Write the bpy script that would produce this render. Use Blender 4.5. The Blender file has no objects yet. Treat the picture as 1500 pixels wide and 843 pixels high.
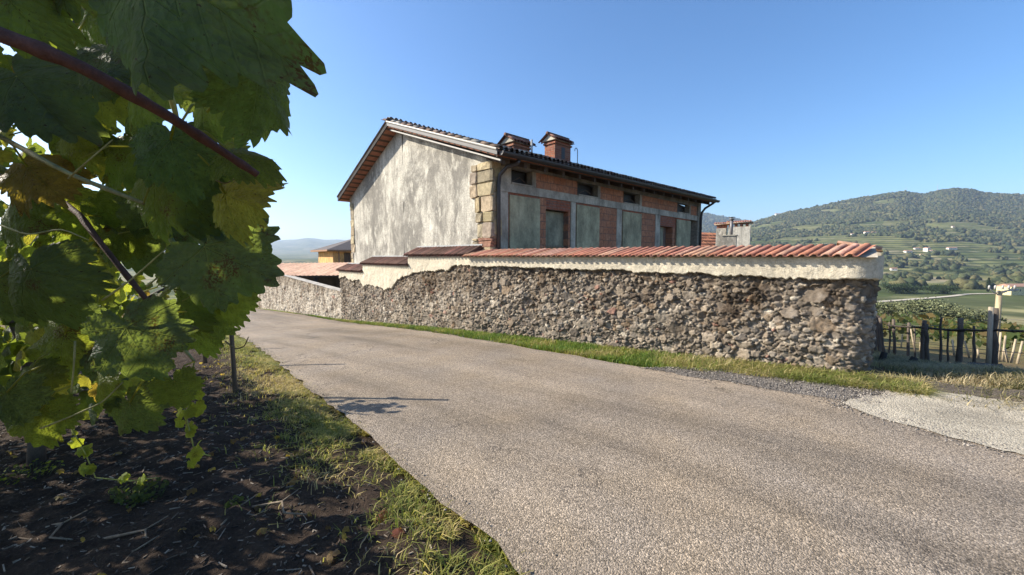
import bpy, math, random
import numpy as np
from mathutils import Vector, noise as mnoise, kdtree
random.seed(7); rng = np.random.default_rng(7)
R = math.radians
scene = bpy.context.scene
COL = scene.collection

# ------------------------------------------------------------------ survey: camera model used to read the photograph
F = 590.; TH = math.atan(45.5/590); CT, ST, EYE = math.cos(TH), math.sin(TH), 1.7
def ray(px, py):
    v = (421.5-py)/F
    return np.array([(px-750)/F, CT+v*ST, -ST+v*CT])
def proj(p):
    x, y, z = p[0], p[1], p[2]-EYE
    d = y*CT-z*ST; u = y*ST+z*CT
    return 750+F*x/d, 421.5-F*u/d
def onplane(px, py, p0, n):
    r = ray(px, py); o = np.array([0, 0, EYE])
    return o+r*(np.dot(np.array(p0)-o, n)/np.dot(r, n))
def atdepth(px, py, d):
    r = ray(px, py); return np.array([0, 0, EYE])+r*(d/r[1])

# ------------------------------------------------------------------ terrain height
_s = np.linspace(-40, 70, 1101)
_z = np.interp(_s, [-40, -8, 0, 6.4, 13.8, 21, 40, 70], [.55, .32, .2, 0, -.6, -.88, -1.5, -2.2])
_k = np.ones(41)/41; _zz = np.convolve(np.pad(_z, 20, mode='edge'), _k, 'valid')
def zs(s): return np.interp(s, _s, _zz)
def sil(pts): # silhouette pixels -> (t, e)
    t = []; e = []
    for px, py in pts:
        r = ray(px, py); t.append(r[0]/r[1]); e.append(r[2]/r[1])
    return t, e
RA = sil([(880, 380), (960, 365), (1010, 350), (1060, 338), (1090, 330), (1110, 325), (1150, 313), (1200, 303), (1260, 291), (1300, 285), (1325, 282), (1352, 286), (1378, 280), (1402, 277.5), (1425, 280), (1445, 284.5), (1500, 287), (1620, 292), (1900, 300)])
RB = sil([(700, 372), (850, 350), (960, 328), (1010, 317), (1030, 313), (1060, 319), (1090, 324), (1200, 345), (1500, 370)])
RC = sil([(-300, 368), (100, 362), (300, 357), (390, 355), (412, 352), (430, 351), (450, 348.5), (462, 349.5), (478, 351.5), (496, 351), (515, 353), (560, 352), (650, 356), (760, 366), (900, 376)])
def sstep(a, b, x):
    t = np.clip((x-a)/(b-a), 0, 1); return t*t*(3-2*t)
def vnoise(x, y, seed=0):
    # smooth value noise, vectorised
    xi = np.floor(x).astype(np.int64); yi = np.floor(y).astype(np.int64)
    fx = x-xi; fy = y-yi; fx = fx*fx*(3-2*fx); fy = fy*fy*(3-2*fy)
    def h(a, b):
        n = (a*374761393+b*668265263+seed*974634541) & 0x7fffffff
        n = ((n ^ (n >> 13))*1274126177) & 0x7fffffff
        return ((n ^ (n >> 16)) & 0xffff)/65535.
    return (h(xi, yi)*(1-fx)+h(xi+1, yi)*fx)*(1-fy)+(h(xi, yi+1)*(1-fx)+h(xi+1, yi+1)*fx)*fy
def fbm(x, y, seed=0, o=4):
    r = 0.; a = .5
    for i in range(o):
        r = r+a*vnoise(x, y, seed+i*7); x = x*2.03+11.3; y = y*2.03+5.7; a *= .5
    return r/(1-.5**o)
FA, FB = np.array([6.95, 5.85]), np.array([10.4, 11.6])     # fence line
def segdist(x, y, A, B):
    d = B-A; t = np.clip(((x-A[0])*d[0]+(y-A[1])*d[1])/(d@d), -.6, 1.6)
    return np.hypot(x-A[0]-t*d[0], y-A[1]-t*d[1])
def height(x, y):
    x = np.asarray(x, float); y = np.asarray(y, float)
    q = (x-4.43)*.625+(y-4.9)*.78
    near = zs(-.75*x+.66*y)+np.interp(q, [.6, 1.4, 2.6, 5, 8.6, 24, 80], [0, -.10, -.34, -.8, -1.3, -3.6, -9])
    near = near+.10*np.exp(-(segdist(x, y, FA, FB)/.6)**2)
    r = np.hypot(x, y); Y = np.maximum(y, 1e-3); t = np.where(y > 1, x/Y, np.sign(x)*9.)
    base = np.interp(r, [0, 24, 80, 250, 600, 3000, 20000], [-2, -3.5, -9, -23, -26, -40, -60])
    def hill(tab, D, prof):
        e = np.interp(t, *tab); top = e*D+1.7
        g = np.interp(y, np.array(prof[0])*D, prof[1])
        return -26+(top+26)*g
    n = (fbm(x/220., y/220., 3)-.5)*2
    n2 = (fbm(x/60., y/60., 5)-.5)*2
    gz = sstep(500, 900, y)*(1-sstep(1450, 1640, y)*.9)
    A = hill(RA, 1650, ([.33, .42, .64, .85, 1, 1.25, 1.9, 3], [0, .07, .35, .68, 1, 1.02, .75, 0]))+gz*(n*14+n2*4)
    B = hill(RB, 3400, ([.5, .8, 1, 1.3, 2], [0, .6, 1, .9, 0]))
    Cc = hill(RC, 6500, ([.45, .62, .8, 1, 1.2, 1.7], [0, .25, .55, 1, .8, 0]))+sstep(3500, 5000, y)*(1-sstep(6200, 6500, y))*n*40
    far = np.maximum(np.maximum(base, A), np.maximum(B, Cc))
    far = np.where(y > 1, far, base)
    w = sstep(30, 95, r)
    return near*(1-w)+far*w
def hz(x, y): return float(height(x, y))
def onground(px, py, tmax=3000):
    r = ray(px, py); d = 1.0; step = .05
    while d < tmax:
        p = np.array([0, 0, EYE])+r*(d/r[1])
        if p[2] <= hz(p[0], p[1]):
            lo, hi = d-step, d
            for _ in range(18):
                m = (lo+hi)/2; p = np.array([0, 0, EYE])+r*(m/r[1])
                if p[2] <= hz(p[0], p[1]): hi = m
                else: lo = m
            return p
        step = max(.05, d*.01); d += step
    return p

# ------------------------------------------------------------------ mesh helpers
class MB:
    def __init__(s): s.v = []; s.f = []; s.c = []; s.n = 0
    def add(s, v, f, c=(1, 1, 1)):
        v = [tuple(map(float, p)) for p in v]
        s.v += v; s.f += [tuple(int(i)+s.n for i in q) for q in f]
        s.c += [c]*len(f); s.n += len(v)
    def box(s, o, x, y, z, c=(1, 1, 1)):
        o, x, y, z = (np.array(k, float) for k in (o, x, y, z))
        v = [o, o+x, o+x+y, o+y, o+z, o+x+z, o+x+y+z, o+y+z]
        f = [(0, 3, 2, 1), (4, 5, 6, 7), (0, 1, 5, 4), (1, 2, 6, 5), (2, 3, 7, 6), (3, 0, 4, 7)]
        if np.dot(np.cross(x, y), z) < 0: f = [q[::-1] for q in f]
        s.add(v, f, c)
    def rough(s, o, x, y, z, c=(1, 1, 1), j=.012):
        # a box with bevelled uneven corners: rough stone block or weathered timber end
        o, x, y, z = (np.array(k, float) for k in (o, x, y, z))
        n0 = s.n; b = .09
        vs = []
        for a, w in ((0, 0), (.06, 1), (.94, 1), (1, 0)):
            for e, g in ((b, 0), (1-b, 0), (1, b), (1, 1-b), (1-b, 1), (b, 1), (0, 1-b), (0, b)):
                i = 0 if w else .05
                u = e*(1-2*i)+i; t = g*(1-2*i)+i
                vs.append(o+x*u+y*t+z*a+np.array([random.uniform(-j, j) for _ in range(3)]))
        f = []
        for r in range(3):
            for k in range(8):
                f.append((r*8+k, r*8+(k+1) % 8, (r+1)*8+(k+1) % 8, (r+1)*8+k))
        f.append(tuple(range(7, -1, -1))); f.append(tuple(range(24, 32)))
        if np.dot(np.cross(x, y), z) < 0: f = [q[::-1] for q in f]
        s.add(vs, f, c)
    def tube(s, pts, rad, n=8, c=(1, 1, 1), cap=True):
        pts = [np.array(p, float) for p in pts]
        if not hasattr(rad, '__len__'): rad = [rad]*len(pts)
        vs = []; prev = None
        for i, p in enumerate(pts):
            d = pts[min(i+1, len(pts)-1)]-pts[max(i-1, 0)]; d = d/(np.linalg.norm(d)+1e-9)
            if prev is None:
                u = np.cross(d, [0, 0, 1.] if abs(d[2]) < .9 else [1., 0, 0])
            else: u = prev-d*np.dot(prev, d)
            u = u/(np.linalg.norm(u)+1e-9); prev = u; w = np.cross(d, u)
            for k in range(n):
                a = 2*math.pi*k/n; vs.append(p+rad[i]*(u*math.cos(a)+w*math.sin(a)))
        f = []
        for i in range(len(pts)-1):
            for k in range(n):
                f.append((i*n+k, i*n+(k+1) % n, (i+1)*n+(k+1) % n, (i+1)*n+k))
        if cap:
            f.append(tuple(range(n-1, -1, -1))); f.append(tuple(range((len(pts)-1)*n, len(pts)*n)))
        s.add(vs, f, c)
    def prism(s, poly, ext, c=(1, 1, 1)):
        poly = [np.array(p, float) for p in poly]; ext = np.array(ext, float); n = len(poly)
        v = poly+[p+ext for p in poly]
        f = [tuple(range(n-1, -1, -1)), tuple(range(n, 2*n))]+[(i, (i+1) % n, n+(i+1) % n, n+i) for i in range(n)]
        s.add(v, f, c)
    def build(s, name, mat, parent=None, smooth=False):
        return mesh_obj(name, np.array(s.v), s.f, mat, parent, smooth, np.array(s.c))
def wloc(o):
    p = np.zeros(3)
    while o is not None: p = p+np.array(o.location); o = o.parent
    return p
def mesh_obj(name, V, faces, mat, parent=None, smooth=False, fcol=None, vattr=None):
    V = np.asarray(V, float)
    if parent is not None: V = V-wloc(parent)
    me = bpy.data.meshes.new(name)
    if isinstance(faces, np.ndarray):
        m, k = faces.shape
        me.vertices.add(len(V)); me.vertices.foreach_set('co', V.astype(np.float32).ravel())
        me.loops.add(m*k); me.loops.foreach_set('vertex_index', faces.astype(np.int32).ravel())
        me.polygons.add(m); me.polygons.foreach_set('loop_start', (np.arange(m)*k).astype(np.int32))
        me.update(calc_edges=True)
    else: me.from_pydata(V.tolist(), [], faces)
    if fcol is not None and len(fcol) == len(me.polygons):
        a = me.attributes.new('tint', 'FLOAT_COLOR', 'FACE')
        a.data.foreach_set('color', np.c_[fcol, np.ones(len(fcol))].astype(np.float32).ravel())
    for k, (typ, d) in (vattr or {}).items():
        a = me.attributes.new(k, typ, 'POINT')
        if typ == 'FLOAT': a.data.foreach_set('value', np.asarray(d, np.float32).ravel())
        elif typ == 'FLOAT_VECTOR': a.data.foreach_set('vector', np.asarray(d, np.float32).ravel())
        else: a.data.foreach_set('color', np.c_[d, np.ones(len(d))].astype(np.float32).ravel())
    if smooth: me.polygons.foreach_set('use_smooth', np.ones(len(me.polygons), bool))
    me.validate(); me.materials.append(mat)
    o = bpy.data.objects.new(name, me); COL.objects.link(o)
    if parent is not None: o.parent = parent
    return o
def tag(o, label=None, cat=None, group=None, kind=None):
    if label: o['label'] = label
    if cat: o['category'] = cat
    if group: o['group'] = group
    if kind: o['kind'] = kind
    return o
def thing(name, label, cat, loc, group=None):
    o = bpy.data.objects.new(name, None); COL.objects.link(o); o.location = Vector([float(k) for k in loc]); o.empty_display_size = .2
    return tag(o, label, cat, group)
def grid_faces(nu, nv):
    i = np.arange(nu-1)[:, None]*nv+np.arange(nv-1)[None, :]
    return np.stack([i, i+nv, i+nv+1, i+1], -1).reshape(-1, 4)

# ------------------------------------------------------------------ material helpers
class NT:
    def __init__(s, name):
        s.m = bpy.data.materials.new(name); s.m.use_nodes = True; s.t = s.m.node_tree; s.t.nodes.clear()
        s.out = s.t.nodes.new('ShaderNodeOutputMaterial'); s._tc = None
    def nd(s, typ, ins=None, **kw):
        n = s.t.nodes.new('ShaderNode'+typ)
        for k, v in kw.items(): setattr(n, k, v)
        for k, v in (ins or {}).items():
            if v is None: continue
            if isinstance(v, bpy.types.NodeSocket): s.t.links.new(v, n.inputs[k])
            else: n.inputs[k].default_value = v
        return n
    def co(s, scale=(1, 1, 1)):
        if s._tc is None: s._tc = s.nd('TexCoord').outputs['Object']
        if tuple(scale) == (1, 1, 1): return s._tc
        return s.nd('Mapping', {0: s._tc, 3: scale}).outputs[0]
    def noise(s, sc, det=4, rough=.6, vec=None, dist=0., out='Fac'):
        return s.nd('TexNoise', {'Vector': vec or s.co(), 'Scale': sc, 'Detail': det, 'Roughness': rough, 'Distortion': dist}).outputs[out]
    def voro(s, sc, vec=None, feature='F1', out='Distance', rnd=1.):
        return s.nd('TexVoronoi', {'Vector': vec or s.co(), 'Scale': sc, 'Randomness': rnd}, feature=feature).outputs[out]
    def ramp(s, fac, stops):
        n = s.nd('ValToRGB', {0: fac}); e = n.color_ramp.elements
        while len(e) < len(stops): e.new(.5)
        for el, (p, c) in zip(e, stops):
            el.position = p; el.color = (*c, 1) if hasattr(c, '__len__') else (c, c, c, 1)
        return n.outputs[0]
    def mix(s, fac, a, b, mode='MIX'):
        n = s.nd('Mix', data_type='RGBA', blend_type=mode)
        for i, v in ((0, fac), (6, a), (7, b)):
            if isinstance(v, bpy.types.NodeSocket): s.t.links.new(v, n.inputs[i])
            else: n.inputs[i].default_value = (v if i == 0 else (*v, 1) if len(v) == 3 else v)
        return n.outputs[2]
    def math(s, op, a, b=None, c=None, clamp=False):
        return s.nd('Math', {0: a, 1: b, 2: c}, operation=op, use_clamp=clamp).outputs[0]
    def attr(s, name, out='Color'): return s.nd('Attribute', attribute_name=name).outputs[out]
    def bump(s, h, st=.5, d=.01, n=None): return s.nd('Bump', {'Height': h, 'Strength': st, 'Distance': d, 'Normal': n}).outputs[0]
    def bsdf(s, col, rough=.8, normal=None, **kw):
        ins = {'Base Color': col if isinstance(col, bpy.types.NodeSocket) else (*col, 1), 'Roughness': rough, 'Normal': normal}
        ins.update({k.replace('_', ' '): v for k, v in kw.items()})
        p = s.nd('BsdfPrincipled', ins); p.inputs['Specular IOR Level'].default_value = kw.get('Specular_IOR_Level', .25)
        return p.outputs[0]
    def done(s, sh): s.t.links.new(sh, s.out.inputs[0]); return s.m

def m_tinted(name, sc=8., amt=.35, rough=.85, bump=.4, bd=.01, spec=.25, streak=None):
    """per-face colour attribute broken up by two noises"""
    t = NT(name); c = t.attr('tint')
    n = t.noise(sc, 6, .65, t.co(streak) if streak else None); n2 = t.noise(sc*6, 4)
    v = t.ramp(n, [(.3, 1-amt), (.7, 1+amt)])
    c = t.mix(1, c, v, 'MULTIPLY'); c = t.mix(.3, c, t.ramp(n2, [(.3, .5), (.7, 1.4)]), 'MULTIPLY')
    return t.done(t.bsdf(c, rough, t.bump(t.math('ADD', n, n2), bump, bd), Specular_IOR_Level=spec))

def m_plain(name, col, rough=.6, amt=.2, sc=12., metallic=0.):
    t = NT(name); n = t.noise(sc, 5)
    c = t.mix(1, (*col, 1), t.ramp(n, [(.3, 1-amt), (.7, 1+amt)]), 'MULTIPLY')
    return t.done(t.bsdf(c, rough, t.bump(n, .15, .005), Metallic=metallic))

def m_plaster(name, cream, grey, dark, streak=1., green=0.):
    t = NT(name)
    big = t.noise(.55, 6, .7); st = t.noise(2.6, 7, .72, t.co((1.6, 1.6, .22)), dist=.3); fine = t.noise(26, 6, .7)
    mid = t.noise(5, 6, .75); pit = t.voro(70)
    blot = t.noise(.9, 9, .74, t.co((1, 1, .62)), dist=.4)
    c = t.mix(t.ramp(big, [(.38, 0), (.62, 1)]), cream, grey)
    c = t.mix(t.math('MULTIPLY', t.ramp(st, [(.46, 0), (.64, .7)]), streak), c, dark)
    c = t.mix(t.math('MULTIPLY', t.ramp(blot, [(.46, 0), (.58, .95)]), streak), c, dark)
    c = t.mix(t.math('MULTIPLY', t.ramp(mid, [(.5, 0), (.7, .5)]), streak), c, dark)
    c = t.mix(t.ramp(fine, [(.35, .5), (.6, 0)]), c, tuple(k*.55 for k in dark))
    pale = t.noise(3.2, 6, .7, t.co((1, 1, .5)))
    c = t.mix(t.ramp(pale, [(.56, 0), (.68, .6)]), c, tuple(min(k*1.15, .8) for k in cream))
    h = t.math('ADD', t.math('MULTIPLY', fine, .6), t.math('ADD', mid, t.math('MULTIPLY', pit, .3)))
    return t.done(t.bsdf(c, .92, t.bump(h, .55, .02), Specular_IOR_Level=.1))

def m_stone(name, lichen=.35, whit=.0):
    t = NT(name); c = t.attr('stone')
    n = t.noise(30, 7, .72); n2 = t.noise(9, 5); n3 = t.noise(110, 3); big = t.noise(1.1, 5, .7)
    c = t.mix(1, c, t.ramp(n, [(.28, .45), (.5, 1.05), (.72, 1.65)]), 'MULTIPLY')
    c = t.mix(.8, c, t.ramp(n2, [(.3, .68), (.7, 1.25)]), 'MULTIPLY')
    c = t.mix(t.math('MULTIPLY', t.ramp(n2, [(.56, 0), (.68, 1)]), lichen), c, (.46, .44, .40))
    c = t.mix(t.ramp(big, [(.44, 0), (.58, .75)]), c, t.mix(1, c, (.50, .44, .38), 'MULTIPLY'))
    if whit: c = t.mix(t.math('MULTIPLY', t.ramp(t.noise(2.2, 6, .7, t.co((1, 1, .6))), [(.4, 0), (.6, 1)]), whit), c, (.54, .475, .38))
    zz = t.nd('SeparateXYZ', {0: t.co()}).outputs[2]      # stone darker towards the coping, running down in tongues
    run = t.math('ADD', zz, t.math('MULTIPLY', t.noise(1.6, 5, .7, t.co((1, 1, .35))), 1.6))
    c = t.mix(t.ramp(t.math('MULTIPLY', run, .4), [(.72, 0), (.9, .6)]), c, t.mix(1, c, (.42, .36, .30), 'MULTIPLY'))
    h = t.math('ADD', n, t.math('MULTIPLY', n3, .4))
    return t.done(t.bsdf(c, .95, t.bump(h, .7, .014), Specular_IOR_Level=.1))

def m_brick(name, bw, bh, c1, c2, mortar, axis, msize=.012):
    """brick courses over a wall running along the horizontal direction axis"""
    t = NT(name); co = t.co()
    u = t.nd('VectorMath', {0: co, 1: (*axis, 0)}, operation='DOT_PRODUCT').outputs['Value']
    z = t.nd('SeparateXYZ', {0: co}).outputs[2]
    v = t.nd('CombineXYZ', {0: u, 1: z}).outputs[0]
    v = t.nd('VectorMath', {0: v, 1: t.nd('VectorMath', {0: t.noise(6, 3, out='Color'), 1: (.02, .02, .02)}, operation='MULTIPLY').outputs[0]}, operation='ADD').outputs[0]
    b = t.nd('TexBrick', {'Vector': v, 'Color1': (*c1, 1), 'Color2': (*c2, 1), 'Mortar': (*mortar, 1), 'Scale': 1., 'Mortar Size': msize, 'Mortar Smooth': .3, 'Brick Width': bw, 'Row Height': bh, 'Bias': 0.})
    n = t.noise(14, 6, .7); n1 = t.noise(1.7, 5, .7)
    c = t.mix(1, b.outputs[0], t.ramp(n, [(.3, .6), (.7, 1.3)]), 'MULTIPLY')
    c = t.mix(t.ramp(n1, [(.45, 0), (.68, .5)]), c, mortar)
    h = t.math('SUBTRACT', t.math('MULTIPLY', n, .5), t.math('MULTIPLY', b.outputs[1], 1.))
    return t.done(t.bsdf(c, .9, t.bump(h, .7, .012), Specular_IOR_Level=.1))

def m_leaf(name, trans=.48, tcol=(.46, .52, .05)):
    t = NT(name); lp = t.attr('leafpos', 'Vector'); sp = t.nd('SeparateXYZ', {0: lp}); x, y = sp.outputs[0], sp.outputs[1]
    vein = None
    for a in (0, 52, -52, 105, -105):
        ca, sa = math.cos(R(a)), math.sin(R(a))
        al = t.math('ADD', t.math('MULTIPLY', x, sa), t.math('MULTIPLY', y, ca))
        ac = t.math('ABSOLUTE', t.math('SUBTRACT', t.math('MULTIPLY', x, ca), t.math('MULTIPLY', y, sa)))
        w = t.math('MULTIPLY_ADD', al, -.011, .016)
        main = t.math('MULTIPLY', t.math('SUBTRACT', 1., t.math('DIVIDE', ac, w), clamp=True), t.math('GREATER_THAN', al, 0.))
        # side veins leave the main vein at a slant, only inside its own sector
        ph = t.math('FRACT', t.math('MULTIPLY', t.math('SUBTRACT', al, t.math('MULTIPLY', ac, .9)), 6.))
        side = t.math('SUBTRACT', 1., t.math('MULTIPLY', t.math('ABSOLUTE', t.math('SUBTRACT', ph, .5)), 14.), clamp=True)
        sect = t.math('MULTIPLY', t.math('LESS_THAN', ac, t.math('MULTIPLY', al, .5)), t.math('GREATER_THAN', al, .06))
        vv = t.math('MAXIMUM', main, t.math('MULTIPLY', t.math('MULTIPLY', side, sect), .28))
        vein = vv if vein is None else t.math('MAXIMUM', vein, vv)
    c = t.attr('tint'); n = t.noise(5., 5, .6, lp); n2 = t.noise(38, 3, .6, lp); off = t.noise(9., 4)
    c = t.mix(1, c, t.ramp(n, [(.3, .7), (.7, 1.3)]), 'MULTIPLY')
    c = t.mix(t.math('MULTIPLY', vein, .4), c, (.10, .15, .05))
    br = t.math('MULTIPLY', t.ramp(off, [(.60, 0), (.66, 1)]), t.math('GREATER_THAN', n2, .5))
    c = t.mix(t.math('MULTIPLY', br, .7), c, (.10, .045, .015))
    tc = t.mix(1, t.mix(.55, (*tcol, 1), t.mix(1, t.attr('tint'), (4.8, 4.0, 1.4), 'MULTIPLY')), t.ramp(n, [(.3, .75), (.7, 1.2)]), 'MULTIPLY')
    tc = t.mix(t.math('MULTIPLY', vein, .4), tc, (.42, .45, .12))
    sp2 = t.ramp(t.noise(26., 3, .5, lp), [(.66, 0), (.70, 1)])
    c = t.mix(t.math('MULTIPLY', sp2, .8), c, (.07, .03, .012)); tc = t.mix(t.math('MULTIPLY', sp2, .85), tc, (.05, .015, .004))
    tc = t.mix(t.math('MULTIPLY', br, .8), tc, (.10, .03, .005))
    h = t.math('SUBTRACT', t.math('ADD', t.math('MULTIPLY', n2, .35), t.math('MULTIPLY', t.voro(16., lp), .9)), t.math('MULTIPLY', vein, 1.2))
    nb = t.bump(h, .8, .006)
    p = t.bsdf(c, .5, nb, Specular_IOR_Level=.22)
    tr = t.nd('BsdfTranslucent', {'Color': tc, 'Normal': nb}).outputs[0]
    return t.done(t.nd('MixShader', {0: trans, 1: p, 2: tr}).outputs[0])

def m_blade(name, tr=.35):
    t = NT(name); c = t.attr('tint')
    p = t.bsdf(c, .6, Specular_IOR_Level=.2)
    q = t.nd('BsdfTranslucent', {'Color': t.mix(1, c, (1.5, 1.6, .9), 'MULTIPLY')}).outputs[0]
    return t.done(t.nd('MixShader', {0: tr, 1: p, 2: q}).outputs[0])

def m_asphalt(name, dark=1.0, along=(-.75, .66)):
    t = NT(name); co = t.co()
    ag = t.nd('TexVoronoi', {'Vector': co, 'Scale': 118.}); ag2 = t.nd('TexVoronoi', {'Vector': co, 'Scale': 230.})
    vcol = t.nd('SeparateColor', {0: ag.outputs['Color']}).outputs[0]
    vcol2 = t.nd('SeparateColor', {0: ag2.outputs['Color']}).outputs[1]
    c = t.ramp(vcol, [(0, (.045*dark, .039*dark, .033*dark)), (.3, (.14*dark, .12*dark, .10*dark)), (.7, (.26*dark, .222*dark, .187*dark)), (1, (.50*dark, .43*dark, .365*dark))])
    c = t.mix(.45, c, t.ramp(vcol2, [(0, (.05*dark, .042*dark, .035*dark)), (.6, (.22*dark, .19*dark, .16*dark)), (1, (.40*dark, .35*dark, .30*dark))]))
    # long wear bands running with the road, and blotches
    u = t.nd('VectorMath', {0: co, 1: (along[0], along[1], 0)}, operation='DOT_PRODUCT').outputs['Value']
    w = t.nd('VectorMath', {0: co, 1: (along[1], -along[0], 0)}, operation='DOT_PRODUCT').outputs['Value']
    bv = t.nd('CombineXYZ', {0: t.math('MULTIPLY', u, .16), 1: t.math('MULTIPLY', w, 1.5)}).outputs[0]
    band = t.noise(1., 4, .55, bv); blot = t.noise(.6, 5, .65); warm = t.noise(1.3, 4, .6)
    c = t.mix(1, c, t.ramp(band, [(.3, .62), (.48, .98), (.7, 1.24)]), 'MULTIPLY')
    c = t.mix(1, c, t.ramp(blot, [(.3, .82), (.7, 1.16)]), 'MULTIPLY')
    c = t.mix(t.ramp(warm, [(.3, .35), (.75, .9)]), c, t.mix(1, c, (1.1, .98, .78), 'MULTIPLY'))
    # thin cracks and a few dark oily spots
    cr = t.nd('TexVoronoi', {'Vector': t.nd('VectorMath', {0: co, 1: t.nd('VectorMath', {0: t.noise(2.2, 5, .7, out='Color'), 1: (.9, .9, .9)}, operation='MULTIPLY').outputs[0]}, operation='ADD').outputs[0], 'Scale': .75}, feature='DISTANCE_TO_EDGE').outputs['Distance']
    c = t.mix(t.math('MULTIPLY', t.ramp(cr, [(.004, 1), (.012, 0)]), t.ramp(t.noise(.5, 3), [(.5, 0), (.58, .65)])), c, (.035, .03, .026))
    c = t.mix(t.ramp(t.noise(.9, 2, .5), [(.70, 0), (.78, .45)]), c, (.06, .052, .045))
    h = t.math('ADD', t.math('MULTIPLY', ag.outputs['Distance'], -.8), t.math('ADD', t.math('MULTIPLY', ag2.outputs['Distance'], -.3), t.math('MULTIPLY', vcol, .35)))
    return t.done(t.bsdf(c, .85, t.bump(h, .65, .009), Specular_IOR_Level=.2))

def m_terrain():
    t = NT('terrain_fields'); co = t.co(); z = t.nd('SeparateXYZ', {0: co}).outputs[2]
    y = t.nd('SeparateXYZ', {0: co}).outputs[1]
    big = t.noise(.006, 6, .6); mid = t.noise(.03, 5, .6); fld = t.nd('TexVoronoi', {'Vector': t.co((1, .55, 1)), 'Scale': .011})
    fv = t.nd('SeparateColor', {0: fld.outputs['Color']}).outputs[0]
    c = t.ramp(fv, [(0, (.085, .10, .036)), (.3, (.135, .14, .05)), (.55, (.20, .185, .075)), (.8, (.15, .155, .055)), (1, (.28, .23, .13))])
    # terrace walls: thin pale lines following the contours
    zz = t.math('ADD', t.math('MULTIPLY', z, .085), t.math('MULTIPLY', big, 1.4))
    tl = t.math('ABSOLUTE', t.math('SUBTRACT', t.math('FRACT', zz), .5))
    c = t.mix(t.math('MULTIPLY', t.ramp(tl, [(.03, 1), (.11, 0)]), t.math('MULTIPLY', t.ramp(mid, [(.35, 0), (.55, .9)]), t.math('GREATER_THAN', y, 420.))), c, (.27, .23, .14))
    rows = t.math('ABSOLUTE', t.math('SUBTRACT', t.math('FRACT', t.math('ADD', t.math('MULTIPLY', z, .21), t.math('MULTIPLY', mid, 1.1))), .5))
    c = t.mix(t.math('MULTIPLY', t.ramp(rows, [(.14, .75), (.34, 0)]), t.math('GREATER_THAN', y, 150.)), c, (.035, .055, .018))
    c = t.mix(1, c, t.ramp(mid, [(.3, .65), (.7, 1.35)]), 'MULTIPLY')
    # close by: dry grass and reddish earth
    nearg = t.noise(1.2, 6, .7); fine = t.noise(25, 5, .7)
    nc = t.mix(t.ramp(nearg, [(.4, 0), (.6, 1)]), (.16, .10, .055), (.15, .13, .06))
    nc = t.mix(1, nc, t.ramp(fine, [(.3, .6), (.7, 1.4)]), 'MULTIPLY')
    c = t.mix(t.ramp(t.math('DIVIDE', y, 100.), [(.12, 0), (.45, 1)]), nc, c)
    return t.done(t.bsdf(c, .95, t.bump(fine, .4, .02), Specular_IOR_Level=.05))

def m_soil():
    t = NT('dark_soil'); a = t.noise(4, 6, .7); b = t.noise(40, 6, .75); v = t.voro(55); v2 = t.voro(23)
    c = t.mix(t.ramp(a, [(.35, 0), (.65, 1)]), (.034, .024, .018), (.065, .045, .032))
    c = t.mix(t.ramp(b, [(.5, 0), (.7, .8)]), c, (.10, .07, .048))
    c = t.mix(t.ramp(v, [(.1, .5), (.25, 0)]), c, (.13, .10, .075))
    h = t.math('ADD', b, t.math('MULTIPLY', v2, .6))
    return t.done(t.bsdf(c, .95, t.bump(h, 1., .03), Specular_IOR_Level=.1))

def m_gravel(name, c1, c2, sc=45., bst=.9):
    t = NT(name); v = t.nd('TexVoronoi', {'Vector': t.co(), 'Scale': sc}); k = t.nd('SeparateColor', {0: v.outputs['Color']}).outputs[0]
    n = t.noise(1.6, 6, .7)
    c = t.mix(k, (*c1, 1), (*c2, 1)); c = t.mix(1, c, t.ramp(n, [(.3, .62), (.7, 1.25)]), 'MULTIPLY')
    return t.done(t.bsdf(c, .9, t.bump(t.math('SUBTRACT', t.math('MULTIPLY', n, .6), v.outputs['Distance']), bst, .02), Specular_IOR_Level=.1))

M = {}
M['tint'] = m_tinted('weathered')
M['tile'] = m_tinted('terracotta_tiles', 9, .3, .9, .5, .012)
M['wood'] = m_tinted('weathered_timber', 14, .45, .85, .6, .01, streak=(1, 1, .12))
M['stain'] = m_tinted('stained_concrete', 2.6, .5, .92, .5, .01, streak=(1, 1, .55))
M['sand'] = m_tinted('sandstone', 12, .4, .92, .8, .02)
M['metal'] = m_tinted('painted_metal', 6, .15, .5, .1, .004, .5)
M['crown'] = m_tinted('tree_foliage', .9, .45, .8, .3, .1, .1)
M['blade'] = m_blade('grass_blades')
M['leaf'] = m_leaf('vine_leaf')
M['cane'] = m_tinted('vine_bark', 40, .4, .7, .6, .004, streak=(1, 1, .4))
M['stone'] = m_stone('rubble_stone', .25, .24)
M['stone_pale'] = m_stone('limewashed_rubble', .35, .9)
M['stone_mid'] = m_stone('stained_rubble', .3, .35)
M['gable'] = m_plaster('old_render', (.70, .65, .54), (.54, .50, .42), (.19, .175, .15), .85)
M['plaster'] = m_plaster('lime_plaster', (.68, .60, .45), (.60, .53, .40), (.40, .35, .265), .35)
M['asphalt'] = m_asphalt('road_asphalt', 1.12)
M['soil'] = m_soil()

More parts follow.
